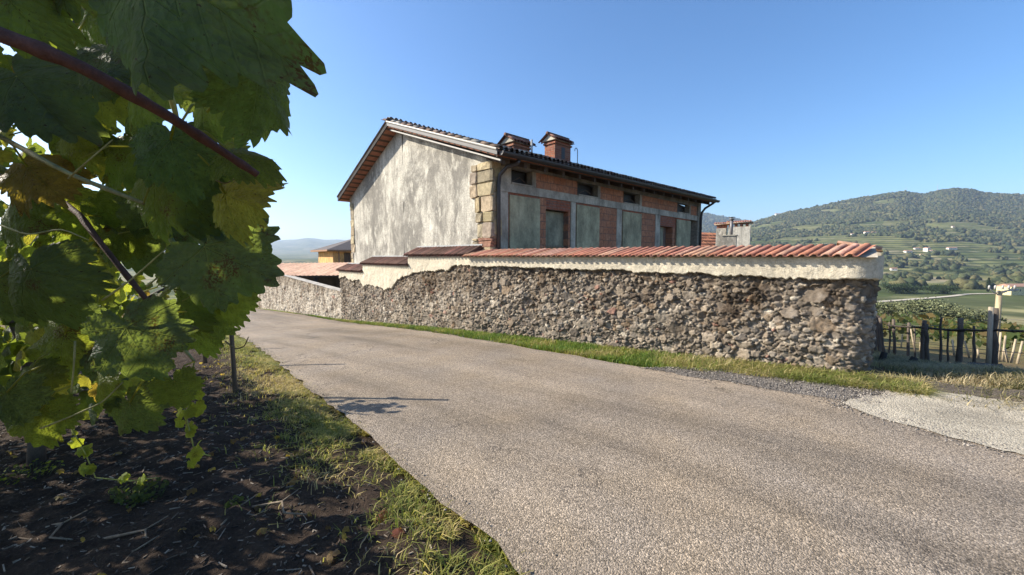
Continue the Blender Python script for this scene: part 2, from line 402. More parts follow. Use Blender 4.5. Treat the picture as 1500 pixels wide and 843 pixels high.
# ------------------------------------------------------------------ world, sun, camera
SUN_EL = R(31); sd = np.array([-.985, .17]); sd /= np.hypot(*sd)
world = bpy.data.worlds.new('World'); scene.world = world; world.use_nodes = True
wn = world.node_tree; bg = wn.nodes['Background']; sky = wn.nodes.new('ShaderNodeTexSky')
sky.sky_type = 'NISHITA'; sky.sun_disc = False; sky.sun_elevation = SUN_EL; sky.sun_rotation = math.atan2(sd[0], sd[1])
sky.altitude = 250; sky.air_density = 1.0; sky.dust_density = 1.4; sky.ozone_density = 5.
hs = wn.nodes.new('ShaderNodeHueSaturation'); hs.inputs['Saturation'].default_value = 1.12
wn.links.new(sky.outputs[0], hs.inputs['Color']); wn.links.new(hs.outputs[0], bg.inputs[0]); bg.inputs[1].default_value = .118
sl = bpy.data.lights.new('sun', 'SUN'); sl.energy = 5.; sl.angle = R(.5); sl.color = (1, .925, .80)
so = bpy.data.objects.new('sun', sl); COL.objects.link(so)
so.rotation_euler = Vector((-sd[0]*math.cos(SUN_EL), -sd[1]*math.cos(SUN_EL), -math.sin(SUN_EL))).to_track_quat('-Z', 'Y').to_euler()
cam = bpy.data.cameras.new('camera'); co_ = bpy.data.objects.new('camera', cam); COL.objects.link(co_)
cam.sensor_width = 36; cam.lens = 36*F/1500; cam.clip_start = .03; cam.clip_end = 60000
co_.location = (0, 0, EYE); co_.rotation_euler = (math.pi/2-TH, 0, 0); scene.camera = co_
scene.view_settings.view_transform = 'Standard'; scene.view_settings.look = 'None'; scene.view_settings.exposure = 1.0; scene.view_settings.gamma = 1
cy = scene.cycles
cy.use_denoising = True; cy.denoiser = 'OPENIMAGEDENOISE'; cy.max_bounces = 8; cy.transmission_bounces = 6; cy.diffuse_bounces = 4; cy.transparent_max_bounces = 12
cy.volume_bounces = 0; cy.sample_clamp_indirect = 6

# ------------------------------------------------------------------ terrain: one sheet to the horizon
rad = np.r_[[0.], np.geomspace(.6, 60, 150), np.geomspace(63, 2600, 210), np.geomspace(2700, 12000, 60)]
az = np.r_[np.linspace(-180, -62, 60)[:-1], np.linspace(-62, 66, 520), np.linspace(66, 180, 60)[1:]]
AA, RR = np.meshgrid(np.radians(az), rad, indexing='ij')
TX, TY = RR*np.sin(AA), RR*np.cos(AA); TZ = height(TX, TY)-.03*(RR < 14)

# ------------------------------------------------------------------ road
RE = [onground(*p)[:2] for p in [(1500, 652), (1240, 583), (1100, 563), (1000, 548), (900, 533), (800, 515), (700, 499), (600, 483), (500, 472), (450, 463), (412, 456)]]
LE = [onground(*p)[:2] for p in [(770, 843), (680, 763), (590, 693), (530, 636), (480, 594), (430, 553), (380, 511), (350, 493)]]
def extend(P, a, b):
    P = [np.array(p) for p in P]; d0 = P[0]-P[1]; d0 /= np.hypot(*d0); d1 = P[-1]-P[-2]; d1 /= np.hypot(*d1)
    return np.array([P[0]+d0*a]+P+[P[-1]+d1*b])
RE = extend(RE, 9, 18); LE = extend(LE, 9, 22)
def resamp(P, n, sm=9):
    L = np.r_[0, np.cumsum(np.hypot(*np.diff(P, axis=0).T))]; u = np.linspace(0, L[-1], n)
    Q = np.c_[np.interp(u, L, P[:, 0]), np.interp(u, L, P[:, 1])]
    k = np.ones(sm)/sm
    return np.c_[np.convolve(np.pad(Q[:, 0], sm//2, mode='reflect', reflect_type='odd'), k, 'valid'), np.convolve(np.pad(Q[:, 1], sm//2, mode='reflect', reflect_type='odd'), k, 'valid')]
NR = 420
REs, LEs = resamp(RE, NR), resamp(LE, NR)
LEw = LEs+((fbm(np.arange(NR)*.35, np.zeros(NR), 9)-.5)*.16)[:, None]*np.array([.74, .66])
REw = REs+((fbm(np.arange(NR)*.35, np.zeros(NR)+4, 19)-.5)*.14)[:, None]*np.array([.6, .78])
w = np.linspace(0, 1, 15)[None, :, None]
RP = LEw[:, None]*(1-w)+REw[:, None]*w
crown = .03*(1-(2*w[..., 0]-1)**2)
RZ = height(RP[..., 0], RP[..., 1])+.012+crown
tag(mesh_obj('road', np.concatenate([RP, RZ[..., None]], -1).reshape(-1, 3), grid_faces(NR, 15)[:, ::-1], M['asphalt'], None, True), 'worn grey asphalt country lane descending to the left', kind='structure')
def polydist(x, y, P):
    """distance to a polyline and side (positive = left of travel)"""
    best = np.full(x.shape, 1e9); side = np.zeros(x.shape)
    for A, B in zip(P[:-1], P[1:]):
        d = B-A; l2 = d@d; t = np.clip(((x-A[0])*d[0]+(y-A[1])*d[1])/l2, 0, 1)
        ex, ey = x-A[0]-t*d[0], y-A[1]-t*d[1]; D = np.hypot(ex, ey); k = D < best
        side = np.where(k, np.sign(d[0]*ey-d[1]*ex), side); best = np.where(k, D, best)
    return best*side
LEc = LEs[::10]
# soil of the vineyard: fine uneven sheet left of the road
gx = np.arange(-11, 1.6, .035); gy = np.arange(.6, 11, .035)
SX, SY = np.meshgrid(gx, gy, indexing='ij')
dl = polydist(SX, SY, LEc)
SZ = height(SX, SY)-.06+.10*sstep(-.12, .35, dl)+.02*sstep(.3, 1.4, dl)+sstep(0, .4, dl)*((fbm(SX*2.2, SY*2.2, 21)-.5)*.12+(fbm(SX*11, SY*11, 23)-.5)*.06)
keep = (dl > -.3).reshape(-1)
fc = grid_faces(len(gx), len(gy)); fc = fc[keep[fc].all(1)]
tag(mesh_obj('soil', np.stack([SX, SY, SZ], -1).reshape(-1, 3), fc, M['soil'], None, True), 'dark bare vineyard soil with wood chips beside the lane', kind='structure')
nearm = (RR < 40)
und = (polydist(TX[nearm], TY[nearm], LEc) > -.5)
TZ[nearm] -= .2*und*(TX[nearm] < 3)
o = mesh_obj('terrain', np.stack([TX, TY, TZ], -1).reshape(-1, 3), grid_faces(len(az), len(rad)), m_terrain(), None, True)
tag(o, 'terraced green valley and wooded hills behind the farmhouse', kind='structure')
def soilz(x, y, dd):
    return height(x, y)-.06+.10*sstep(-.12, .35, dd)+.02*sstep(.3, 1.4, dd)+sstep(0, .4, dd)*((fbm(x*2.2, y*2.2, 21)-.5)*.12+(fbm(x*11, y*11, 23)-.5)*.06)

# ------------------------------------------------------------------ walls: rubble masonry relief
a_ = np.array([-math.sin(R(44)), math.cos(R(44)), 0]); f_ = np.array([math.cos(R(44)), math.sin(R(44)), 0]); na, nf = -f_, -a_
r0 = ray(722, 359); G = np.array([r0[0]/r0[1]*9.2, 9.2, 0.])
J = G+na*.36; J = J+a_*.28
E_ = np.array([4.43, 4.9, 0.]); wd = (E_-J)/np.linalg.norm(E_-J); wn_ = np.array([wd[1], -wd[0], 0]);   # outward (towards the road)
UP = np.array([0, 0, 1.])
def stones(U, Z, seed, smin=.027, big=1.):
    """random stone seeds with radii on an area U x Z"""
    rg = np.random.default_rng(seed); S = []
    cell = {}
    for rlo, rhi, tries in ((.085*big, .13*big, 25), (.052*big, .08*big, 420), (smin*1.0, .05*big, 7000), (smin*.55, smin, 16000)):
        for _ in range(int(tries*U*Z/12)):
            u, z, r = rg.uniform(-.1, U+.1), rg.uniform(-.6, Z), rg.uniform(rlo, rhi)
            ok = True
            ci, cj = int(u//.3), int(z//.3)
            for i in (-1, 0, 1):
                for j in (-1, 0, 1):
                    for (x, y, q) in cell.get((ci+i, cj+j), ()):
                        if (x-u)**2+((y-z)*1.45)**2 < ((q+r)*.93)**2: ok = False; break
                    if not ok: break
                if not ok: break
            if ok:
                cell.setdefault((ci, cj), []).append((u, z, r)); S.append((u, z, r))
    return np.array(S)
def rubble(u, z, S, seed, depth=.055, cols=None):
    """relief height and colour of the masonry at (u, z)"""
    du = (fbm(u*16, z*16, seed)-.5)*.07; dz = (fbm(u*16+50, z*16, seed+1)-.5)*.055
    uu, zz = u+du, (z+dz)*1.45
    kd = kdtree.KDTree(len(S))
    for i, (x, y, r) in enumerate(S): kd.insert((x, y*1.45, 0), i)
    kd.balance()
    rr = S[:, 2]; idx = np.zeros(u.shape, int); F1 = np.zeros(u.shape); F2 = np.zeros(u.shape)
    for k in range(u.size):
        b1 = b2 = 9.; bi = 0
        for (c, i, d) in kd.find_n((uu.flat[k], zz.flat[k], 0), 7):
            v = d-rr[i]
            if v < b1: b2 = b1; b1 = v; bi = i
            elif v < b2: b2 = v
        idx.flat[k] = bi; F1.flat[k] = b1; F2.flat[k] = b2
    e = F2-F1
    rg = np.random.default_rng(seed+5); n = len(S)
    lift = (rg.uniform(.1, 1., n)**.8*1.15)[idx]
    tx, tz = rg.normal(0, .22, n)[idx], rg.normal(0, .16, n)[idx]
    prof = sstep(.0005, .02, e)
    h = depth*(prof*lift)+prof*((u-S[idx, 0])*tx+(z-S[idx, 1])*tz)
    h = h+(fbm(u*30, z*30, seed+9)-.5)*.02+(fbm(u*3, z*3, seed+3)-.5)*.05
    pal = np.array(cols); pick = rg.choice(len(pal), n, p=np.array([c[3] for c in cols])/sum(c[3] for c in cols)) if len(pal[0]) > 3 else rg.integers(0, len(pal), n)
    sc = pal[pick][:, :3]*rg.uniform(.75, 1.3, n)[:, None]
    col = sc[idx]
    mort = np.array([.145, .12, .092]); m = 1-sstep(.0, .015, e)
    col = col*(1-m[..., None])+mort*m[..., None]
    return h, col, idx
COLS = [(.20, .16, .122, .28), (.245, .20, .15, .2), (.10, .079, .062, .24), (.33, .28, .22, .12), (.20, .14, .088, .10), (.48, .42, .33, .05), (.26, .12, .085, .015)]
def masonry(name, path, norms, us, zlo, zhi, S, seed, mat, parent, depth=.055, step=.013, cols=COLS, top=None):
    zz = np.arange(zlo, zhi+step/2, step)
    U, Z = np.meshgrid(us, zz, indexing='ij')
    if top is not None:                                   # squeeze the upper rows under a sloping top edge
        tz = top(us)[:, None]; Z = zlo+(Z-zlo)*(tz-zlo)/(zhi-zlo)
    h, col, _ = rubble(U, Z, S, seed, depth, cols)
    P = path[:, None, :]+norms[:, None, :]*h[..., None]
    P = P.copy(); P[..., 2] = Z
    return mesh_obj(name, P.reshape(-1, 3), grid_faces(len(us), len(zz)), mat, parent, True, vattr={'stone': ('FLOAT_COLOR', col.reshape(-1, 3))})

def wave_tiles(mb, o, u, up, ncol, pitch, length, nrow, expo, amp, col, jit=.006, seg=8, lift=.012, over=.0):
    """barrel tiles: ncol columns along u, nrow overlapping rows up the slope"""
    u = np.array(u)/np.linalg.norm(u); up = np.array(up)/np.linalg.norm(up); n = np.cross(u, up); n = n if n[2] > 0 else -n
    for i in range(ncol):
        for r in range(nrow):
            b = o+u*((i+.5)*pitch)+up*(r*expo)+np.array([random.uniform(-jit, jit) for _ in range(3)])
            c = col()
            rw = pitch*.36; vs = []
            tilt = random.uniform(-.02, .02)
            for (l, k, dz) in ((0, 1.06, lift), (length*.5, .98, lift*.5), (length, .9, 0)):
                for q in range(seg+1):
                    a = math.pi*q/seg
                    vs.append(b+u*(-rw*k*math.cos(a)+tilt*l)+n*(amp*k*math.sin(a)+dz)+up*l)
            m = seg+1; f = []
            for g in range(2):
                for q in range(seg): f.append((g*m+q, g*m+q+1, (g+1)*m+q+1, (g+1)*m+q))
            v2 = [p-n*.014 for p in vs[:m]]; k0 = len(vs); vs += v2      # tile thickness at the butt end
            for q in range(seg): f.append((q+1, q, k0+q, k0+q+1))
            mb.add(vs, f, c)
    # channel tiles between the columns
    for i in range(ncol+1):
        for r in range(nrow):
            b = o+u*(i*pitch)+up*(r*expo-.0)+n*.0
            c = col(); rw = pitch*.3; vs = []
            for (l, k) in ((-.015, .9), (length, 1.)):
                for q in range(seg//2+1):
                    a = math.pi*q/(seg//2); vs.append(b+u*(-rw*k*math.cos(a))-n*(amp*.45*math.sin(a)-.004)+up*l)
            m = seg//2+1
            mb.add(vs, [(q, q+1, m+q+1, m+q) for q in range(m-1)], c)
def tcol(base, var=.25, alt=None, pa=.15):
    def f():
        b = alt if alt and random.random() < pa else base
        k = random.uniform(1-var, 1+var); return (b[0]*k, b[1]*k*random.uniform(.96, 1.04), b[2]*k*random.uniform(.93, 1.07))
    return f

# --- right-hand wall (joint -> corner -> return)
WL = float(np.linalg.norm(E_-J)); TOPZ = 1.69
wall = thing('stone_wall', 'rubble stone wall with red tile coping that ends in a corner beside the driveway', 'wall', (*((J+E_)/2)[:2], 0))
Rc = .26; inn = -wn_
us = np.arange(0, WL-Rc, .013); p1 = J+wd*us[:, None]; n1 = np.repeat(wn_[None], len(us), 0)
ang = np.linspace(0, math.pi/2, 26)[1:]; cc = E_-wd*Rc+inn*Rc
n2 = wn_*np.cos(ang)[:, None]+wd*np.sin(ang)[:, None]; p2 = cc+n2*Rc; u2 = WL-Rc+Rc*ang
u3 = np.arange(.03, 5.5, .03); p3 = E_+inn*(Rc+u3[:, None]); n3 = np.repeat(wd[None], len(u3), 0); u3_ = u2[-1]+u3
path = np.r_[p1, p2, p3]; norm = np.r_[n1, n2, n3]; uu = np.r_[us, u2, u3_]
Sr = stones(float(uu[-1]), 2.2, 11)
bigs = [(onplane(px, py, J, wn_), r) for px, py, r in ((1192, 432, .15), (1203, 476, .13), (1157, 458, .10), (990, 482, .13), (857, 475, .14), (738, 412, .12), (1038, 495, .10), (1090, 505, .09), (930, 490, .08), (1195, 455, .08), (1010, 432, .10))]
extra = np.array([(np.dot(p-J, wd), p[2], r) for p, r in bigs])
keepm = np.ones(len(Sr), bool)
for u, z, r in extra: keepm &= ((Sr[:, 0]-u)**2+((Sr[:, 1]-z)*1.45)**2) > (r+.02)**2
Sr = np.r_[extra, Sr[keepm]]
masonry('masonry', path, norm, uu, -.45, 1.60, Sr, 31, M['stone'], wall, .046, .0135)
# plaster band under the coping, with an uneven lower edge
def plaster_band(name, path, norm, us, low, high, parent, off=.088, thick=.03, nv=26, mat=None, seed=0):
    lo, hi = low(us), high(us)
    v = np.linspace(0, 1, nv); Z = lo[:, None]+(hi-lo)[:, None]*v
    U = np.repeat(us[:, None], nv, 1)
    h = off+(fbm(U*9, Z*9, 41+seed)-.5)*.018+(fbm(U*2, Z*2, 43+seed)-.5)*.03
    h = h-thick*1.6*(v[None]**0)*(v[None] < 1e-6)
    P = path[:, None]+norm[:, None]*h[..., None]; P = P.copy(); P[..., 2] = Z
    return mesh_obj(name, P.reshape(-1, 3), grid_faces(len(us), nv), mat or M['plaster'], parent, True)
lowr = lambda u: 1.465-.006*u+.02*np.sin(u*.7)+(fbm(u*3.1, u*0, 51)-.5)*.075+(fbm(u*24, u*0, 52)-.5)*.05
plaster_band('plaster_band', path, norm, uu, lowr, lambda u: u*0+TOPZ+.02, wall)
# solid core and back of the wall
mb = MB(); mb.box(J+inn*.06+UP*-.5, wd*(WL-.28), inn*.34, UP*(TOPZ+.5), (.3, .27, .22)); mb.box(E_-wd*.4+inn*.3+UP*-.9, wd*.34, inn*5.4, UP*(TOPZ+.9), (.3, .27, .22))
mb.build('wall_core', M['stain'], wall)
red = tcol((.42, .18, .115), .16, (.48, .27, .18), .35)
mb = MB(); sl_up = inn*.47+wd*.17+UP*.135
wave_tiles(mb, J+wn_*.19+UP*(TOPZ+.02)-wd*.12, wd, sl_up, int((WL-.0)/.118), .118, .54, 1, .4, .024, red, .003, 8, .008)
coping = mb.build('coping', M['tile'], wall, True)
mb = MB(); mb.prism([J+wn_*.13+UP*TOPZ, J+inn*.42+UP*(TOPZ+.13), J+inn*.42+UP*TOPZ], wd*WL, (.40, .34, .26)); mb.build('coping_bed', M['stain'], wall)
mb = MB()
wave_tiles(mb, E_+wd*.10+inn*1.0+UP*(TOPZ+.09), inn, -wd*.5+UP*.12, 34, .128, .5, 1, .4, .045, red, .004, 8, .012)
mb.build('return_coping', M['tile'], wall, True)
mb = MB(); mb.prism([E_+wd*.10+inn*1.0+UP*TOPZ, E_+wd*.10+inn*1.0+UP*(TOPZ+.07), E_-wd*.36+inn*1.0+UP*(TOPZ+.19), E_-wd*.36+inn*1.0+UP*TOPZ], inn*4.6, (.40, .34, .26)); mb.build('return_coping_bed', M['stain'], wall)

# --- stepped wall along the gable
swall = thing('stepped_wall', 'stepped plastered rubble wall with three tiled copings against the gable', 'wall', (*(J+a_*4)[:2], -.3))
SL = 7.75; us = np.arange(0, SL, .016); sp = J+a_*us[:, None]; sn = np.repeat(na[None], len(us), 0)
Ss = stones(SL, 2.6, 13, .025, .85); Ss[:, 1] -= .7
masonry('masonry', sp, sn, us, -1.15, 1.62, Ss, 61, M['stone_mid'], swall, .04, .017, top=lambda u: np.where(u < 2.72, 1.6, np.where(u < 5.66, 1.34, 1.08)))
bl = np.array([(0, 1.53), (.7, 1.50), (.86, 1.36), (1.4, 1.33), (2.2, 1.28), (2.9, 1.16), (3.5, 1.0), (3.75, .80), (4.2, .70), (4.6, .74), (5.2, .77), (5.7, .72), (6.0, .95), (6.6, .86), (7.2, 1.0), (7.75, .9)])
lows = lambda u: np.interp(u, bl[:, 0], bl[:, 1])+(fbm(u*6, u*0, 57)-.5)*.12+(fbm(u*25, u*0, 58)-.5)*.06
ends = [0, 2.75, 5.68, SL]; tops = [1.69, 1.43, 1.17]
for k in range(3):
    m = (us >= ends[k]-.02) & (us <= ends[k+1]+.02)
    plaster_band('plaster_band', sp[m], sn[m], us[m], lows, lambda u, k=k: u*0+tops[k]+.01, swall, .07, .025, 40, seed=k)
    mb = MB(); b0 = J+a_*ends[k]; L = ends[k+1]-ends[k]
    mb.box(b0+f_*.02+UP*-1.2+a_*.004, a_*(L-.008), f_*.32, UP*(tops[k]+1.2), (.42, .38, .3)); mb.build('wall_core', M['gable'], swall)
    brown = tcol((.15, .083, .062), .3, (.24, .12, .09), .25)
    mb = MB(); wave_tiles(mb, b0+na*.14+UP*(tops[k]+.03), a_, f_*.42+UP*.2, int((L+.12)/.13), .13, .5, 1, .4, .045, brown, .004, 8, .012)
    cp = mb.build('coping', M['tile'], swall, True)
    mb = MB(); mb.prism([b0+na*.1+UP*tops[k], b0+f_*.335+UP*(tops[k]+.2), b0+f_*.335+UP*tops[k]], a_*(L+.05), (.36, .31, .25)); mb.build('coping_bed', M['stain'], swall)
    mb = MB(); mb.box(b0+f_*.27+UP*(tops[k]+.262), a_*(L-(.0 if k else -.1)), f_*.075, UP*.035, (.34, .34, .32)); mb.build('flashing', M['metal'], swall)

# --- low wall falling away down the lane
lwall = thing('low_stone_wall', 'low whitish rubble wall with a sloping top in front of the tiled shed', 'wall', (*(J+a_*12)[:2], -.8))
us = np.arange(SL-.1, 21, .03); sp = J+a_*us[:, None]+f_*.03; sn = np.repeat(na[None], len(us), 0)
Sl = stones(22, 2.6, 17, .045, 1.); Sl[:, 1] -= 1.2
lt = lambda u: np.interp(u, [7, 9, 14.7, 21], [.38, .45, .72, .8])
masonry('masonry', sp, sn, us, -1.5, .8, Sl, 71, M['stone_pale'], lwall, .04, .03, top=lt)
mb = MB()
for i in range(26):
    u0, u1 = SL-.05+i*.5, SL-.05+(i+1)*.5; q = J+a_*u0+f_*.05
    mb.add([q+UP*lt(u0), J+a_*u1+f_*.05+UP*lt(u1), J+a_*u1+f_*.42+UP*lt(u1), q+f_*.37+UP*lt(u0), q+f_*.37-UP*1.6, J+a_*u1+f_*.42-UP*1.6], [(0, 1, 2, 3), (3, 2, 5, 4)], (.42, .38, .32))
mb.build('wall_top', M['stain'], lwall)

# ------------------------------------------------------------------ farmhouse
house = thing('farmhouse', 'unfinished two-storey farmhouse with a weathered rendered gable and exposed brick side', 'house', (*(G+f_*5+a_*4)[:2], -.6))
GL, FL = 7.8, 11.45; RT, RZt = 4.2, 5.60         # gable width, facade length, ridge position and height
OV = .34; EO = .53; ZE0, ZE1 = 3.95, 4.10; ZW0 = 3.84
def GP(t, z, o=0.): return G+a_*t+na*o+UP*z
def FP(s, z, o=0.): return G+f_*s+nf*o+UP*z
def fs(px, py, o=0.):
    p = onplane(px, py, G+nf*o, nf); return float(np.dot(p-G, f_)), float(p[2])
# gable wall as a fine grid so that the plaster can be uneven; the half beyond the seam is a separate older coat
sr, slp = (RZt-.14-ZW0)/RT, (RZt-.14-3.78)/(GL-RT)
def gtop(t): return np.where(t < RT, ZW0+sr*t, ZW0+sr*RT-slp*(t-RT))
def gable(name, t0, t1, off, lo=-1.2, seed=0, mat=None):
    tt = np.linspace(t0, t1, int((t1-t0)/.06)+2); v = np.linspace(0, 1, 70)
    Z = lo+(gtop(tt)-lo)[:, None]*v; T = np.repeat(tt[:, None], 70, 1)
    h = off+(fbm(T*1.3, Z*1.3, 81+seed)-.5)*.05+(fbm(T*7, Z*7, 83+seed)-.5)*.014
    P = G+a_*T[..., None]+na*h[..., None]; P = P.copy(); P[..., 2] = Z
    return mesh_obj(name, P.reshape(-1, 3), grid_faces(len(tt), 70), mat or M['gable'], house, True)
gable('gable_wall', .0, 3.99, .0); gable('gable_wall', 3.99, 7.8, .012, seed=4)
mb = MB()     # back and inner body of the house
mb.prism([GP(.3, -1.2, -.1), GP(7.75, -1.2, -.1), GP(7.75, 3.7, -.1), GP(RT, 5.4, -.1), GP(.3, 3.75, -.1)], f_*(FL-.15), (.2, .15, .12)); mb.build('rear_wall', M['stain'], house)
# quoins
sand = tcol((.40, .32, .195), .17, (.33, .275, .19), .3)
mb = MB(); z = .6; k = 0
while z < 3.75:
    hh = random.uniform(.2, .36)
    if z+hh > 3.8: hh = 3.84-z
    L = random.choice([.34, .42, .5]) if k % 2 else random.choice([.40, .52, .32])
    if k == 7 or 1.9 < z < 2.0: hh = .07; L = .5
    cc = sand() if hh > .1 else (.28, .15, .1)
    mb.rough(GP(-.035, z, -.18), a_*(L), na*(.18+random.uniform(.055, .085)), UP*(hh-.012), cc, .014)
    if random.random() < .8: mb.rough(GP(L-.01, z+.005, -.05), a_*random.uniform(.16, .32), na*(.05+random.uniform(.045, .07)), UP*(hh-.03), sand(), .014)
    z += hh; k += 1
mb.build('quoin', M['sand'], house)
mb = MB(); z = -.8
while z < 3.7:
    hh = random.uniform(.2, .34); L = random.choice([.2, .34])
    mb.rough(GP(GL+.03-L, z, -.2), a_*L, na*(.2+random.uniform(.03, .05)), UP*(hh-.012), sand(), .014); z += hh
mb.build('quoin', M['sand'], house)
mb = MB(); z = .6          # quoins seen on the long side of the corner
while z < 3.8:
    hh = random.uniform(.22, .36); mb.rough(FP(-.0, z, -.1), f_*random.uniform(.2, .27), nf*(.1+random.uniform(.025, .045)), UP*(min(hh, 3.84-z)-.012), sand(), .012); z += hh
mb.build('quoin', M['sand'], house)

# long side: concrete frame, hollow-brick infill, board panels, openings
fx = lambda zx, zy: fs(680+zx/3.666, 170+zy/3.666)          # zoom reading -> (s, z)
bot = -.8; Zp = 3.19; Zl0, Zl1 = 3.20, 3.40; Zs1 = 3.78; ZT = 4.0
conc = (.40, .355, .28); concd = (.30, .26, .20); board = (.36, .325, .205); brickc = (.28, .115, .07)
lower = [(k, fx(x0, 600)[0], fx(x1, 600)[0]) for k, x0, x1 in (
    ('col', 196, 236), ('board', 241, 405), ('brick', 406, 437), ('door', 440, 566), ('col', 574, 598), ('board', 601, 724), ('brick', 726, 817), ('col', 819, 846),
    ('board', 849, 950), ('brick', 952, 1026), ('col', 1027, 1052), ('door2', 1055, 1134), ('board', 1139, 1214))]
brick_l = m_brick('hollow_brick', .26, .20, (.40, .165, .09), (.47, .22, .125), (.24, .14, .10), (f_[0], f_[1]))
brick_s = m_brick('solid_brick', .24, .075, (.38, .13, .072), (.31, .105, .062), (.20, .16, .13), (f_[0], f_[1]), .008)
colm, brm, bdm = [], MB(), []
def fbox(mb, s0, s1, z0, z1, o1, o0=-.22, c=conc): mb.box(FP(s0, z0, o0), f_*(s1-s0), nf*(o1-o0), UP*(z1-z0), c)
for kind, s0, s1 in lower:
    if kind == 'col':
        mb = MB(); fbox(mb, s0, s1, bot, Zl0-.004, .0, c=conc); mb.build('concrete_column', M['stain'], house)
    elif kind == 'board':
        mb = MB(); fbox(mb, s0+.012, s1-.012, bot, Zp-.05, .022, -.1, board); mb.build('board_panel', M['stain'], house)
        mb = MB(); fbox(mb, s0-.02, s1+.02, bot, Zl0-.004, -.02, -.2, (.24, .10, .07)); mb.build('brick_infill', brick_s, house)
    elif kind == 'brick': fbox(brm, s0-.02, s1+.02, bot, Zl0-.004, -.012, -.2)
    elif kind == 'door':
        w_ = s1-s0; zt = 2.92
        fbox(brm, s0-.03, s0+.01, bot, zt, -.03, -.34); fbox(brm, s1-.32*w_, s1, bot, zt, -.3, -.34); fbox(brm, s1-.02, s1+.06, bot, zt, -.03, -.34)
        mb = MB(); fbox(mb, s0-.03, s1+.06, zt, Zl0-.004, -.025, -.3); mb.build('brick_infill', brick_s, house)
        mb = MB(); fbox(mb, s0+.01, s1-.02, bot, zt-.02, -.2, -.23, (.27, .25, .17)); d = mb.build('door_board', M['stain'], house)
        mb = MB(); mb.box(FP(s0+.012, 1.95, -.2), f_*(w_*.94), nf*.05, UP*.05, (.2, .17, .12)); mb.build('brace', M['wood'], d)
    else:
        w_ = s1-s0; zt = 2.82
        mb = MB(); fbox(mb, s0-.02, s1+.03, zt, Zl0-.004, -.02, -.3); mb.build('brick_infill', brick_s, house)
        mb = MB(); fbox(mb, s0+.02, s0+w_*.44, bot, zt-.01, -.16, -.2, (.27, .25, .17)); mb.build('door_board', M['stain'], house)
        fbox(brm, s0+w_*.86, s1+.03, bot, zt, -.03, -.3); fbox(brm, s0-.02, s0+.02, bot, zt, -.03, -.3)
        mb = MB(); mb.box(FP(s0-.1, 2.02, .01), f_*(w_+.25), nf*.04, UP*.045, (.06, .05, .045)); mb.build('brace', M['wood'], house)
mb = MB(); fbox(mb, -.02, FL, Zl0, Zl1, .012); mb.build('lintel_band', M['stain'], house)
sl_ = [(fx(x0, y)[0], fx(x1, y)[0]) for x0, x1, y in ((253, 366, 340), (611, 719, 395), (858, 945, 430), (1147, 1211, 480))]
edges = [.26]+[e for q in sl_ for e in q]+[FL-.02]
for i in range(0, len(edges), 2):
    s0, s1 = edges[i], edges[i+1]
    if s1-s0 > .5:
        fbox(brm, s0+.14, s1-.02, Zl1+.004, Zs1-.004, -.01, -.2)
        mb = MB(); fbox(mb, s0, s0+.138, Zl1+.004, Zs1-.004, -.004, -.2, concd); mb.build('concrete_column', M['stain'], house)
    else:
        mb = MB(); fbox(mb, s0, s1, Zl1+.004, Zs1-.004, .0, -.2, conc); mb.build('concrete_column', M['stain'], house)
for s0, s1 in sl_:                       # attic slots: near-black sheet stands in for the unlit depth, loose lath across
    w0 = MB(); fbox(w0, s0+.004, s1-.004, Zl1+.004, Zl1+.035, .03, -.2, conc); w = w0.build('window', M['stain'], house)
    mb = MB(); fbox(mb, s0+.01, s1-.01, Zl1+.04, Zs1-.01, -.24, -.26, (.02, .018, .016)); mb.build('dark_backing', M['metal'], w)
    mb = MB(); mb.tube([FP(s0+.05, Zl1+.05, -.1), FP((s0+s1)/2, Zl1+.2, -.09), FP(s1-.1, Zl1+.08, -.1)], .012, 5, (.12, .09, .07)); mb.build('lath', M['wood'], w)
brm.build('brick_infill', brick_l, house)
mb = MB(); fbox(mb, -.02, FL, Zs1, ZT, .006, -.2, (.20, .19, .17)); mb.build('wall_plate', M['stain'], house)
mb = MB(); mb.box(FP(FL, bot, -.25), f_*.28, nf*.29, UP*(ZT-bot), (.3, .26, .2)); mb.build('corner_pier', M['sand'], house)
mb = MB(); mb.box(FP(FL+.2, bot, -7.6), f_*.05, nf*7.3, UP*(3.7-bot), (.3, .26, .2)); mb.build('far_wall', M['stain'], house)

# roof
def RPt(s, t, dz=0.):                      # point on the roof plane; t measured from the facade towards the back (t<0 overhang)
    k = np.clip((s+OV)/(FL+.9), 0, 1); ze = ZE0+(ZE1-ZE0)*k
    if t <= RT: z = ze+(RZt-ze)*(t+EO)/(RT+EO)
    else: z = RZt-(RZt-3.86)*(t-RT)/(8.0-RT)
    return G+f_*s+a_*t+UP*(z+dz)
S0, S1 = -OV, FL+.55
th = .13
mb = MB()
for t0, t1 in ((-EO, RT), (RT, 8.02)):
    A, B, C_, D = RPt(S0, t0, -.03), RPt(S1, t0, -.03), RPt(S1, t1, -.03), RPt(S0, t1, -.03)
    v = [A, B, C_, D]+[p-UP*th for p in (A, B, C_, D)]
    mb.add(v, [(0, 1, 2, 3), (7, 6, 5, 4), (0, 4, 5, 1), (1, 5, 6, 2), (2, 6, 7, 3), (3, 7, 4, 0)], (.21, .095, .062))
ts = NT('brick_soffit'); sc_ = ts.co()
u_ = ts.nd('VectorMath', {0: sc_, 1: (*a_[:2], 0)}, operation='DOT_PRODUCT').outputs['Value']
fr = ts.math('FRACT', ts.math('MULTIPLY', u_, 4.2)); ln = ts.math('LESS_THAN', fr, .35)
cs = ts.mix(ln, ts.mix(1, (.30, .13, .08), ts.ramp(ts.noise(9, 5), [(.3, .7), (.7, 1.25)]), 'MULTIPLY'), (.075, .05, .035))
M['soffit'] = ts.done(ts.bsdf(cs, .9))
roof = mb.build('roof', M['soffit'], house)
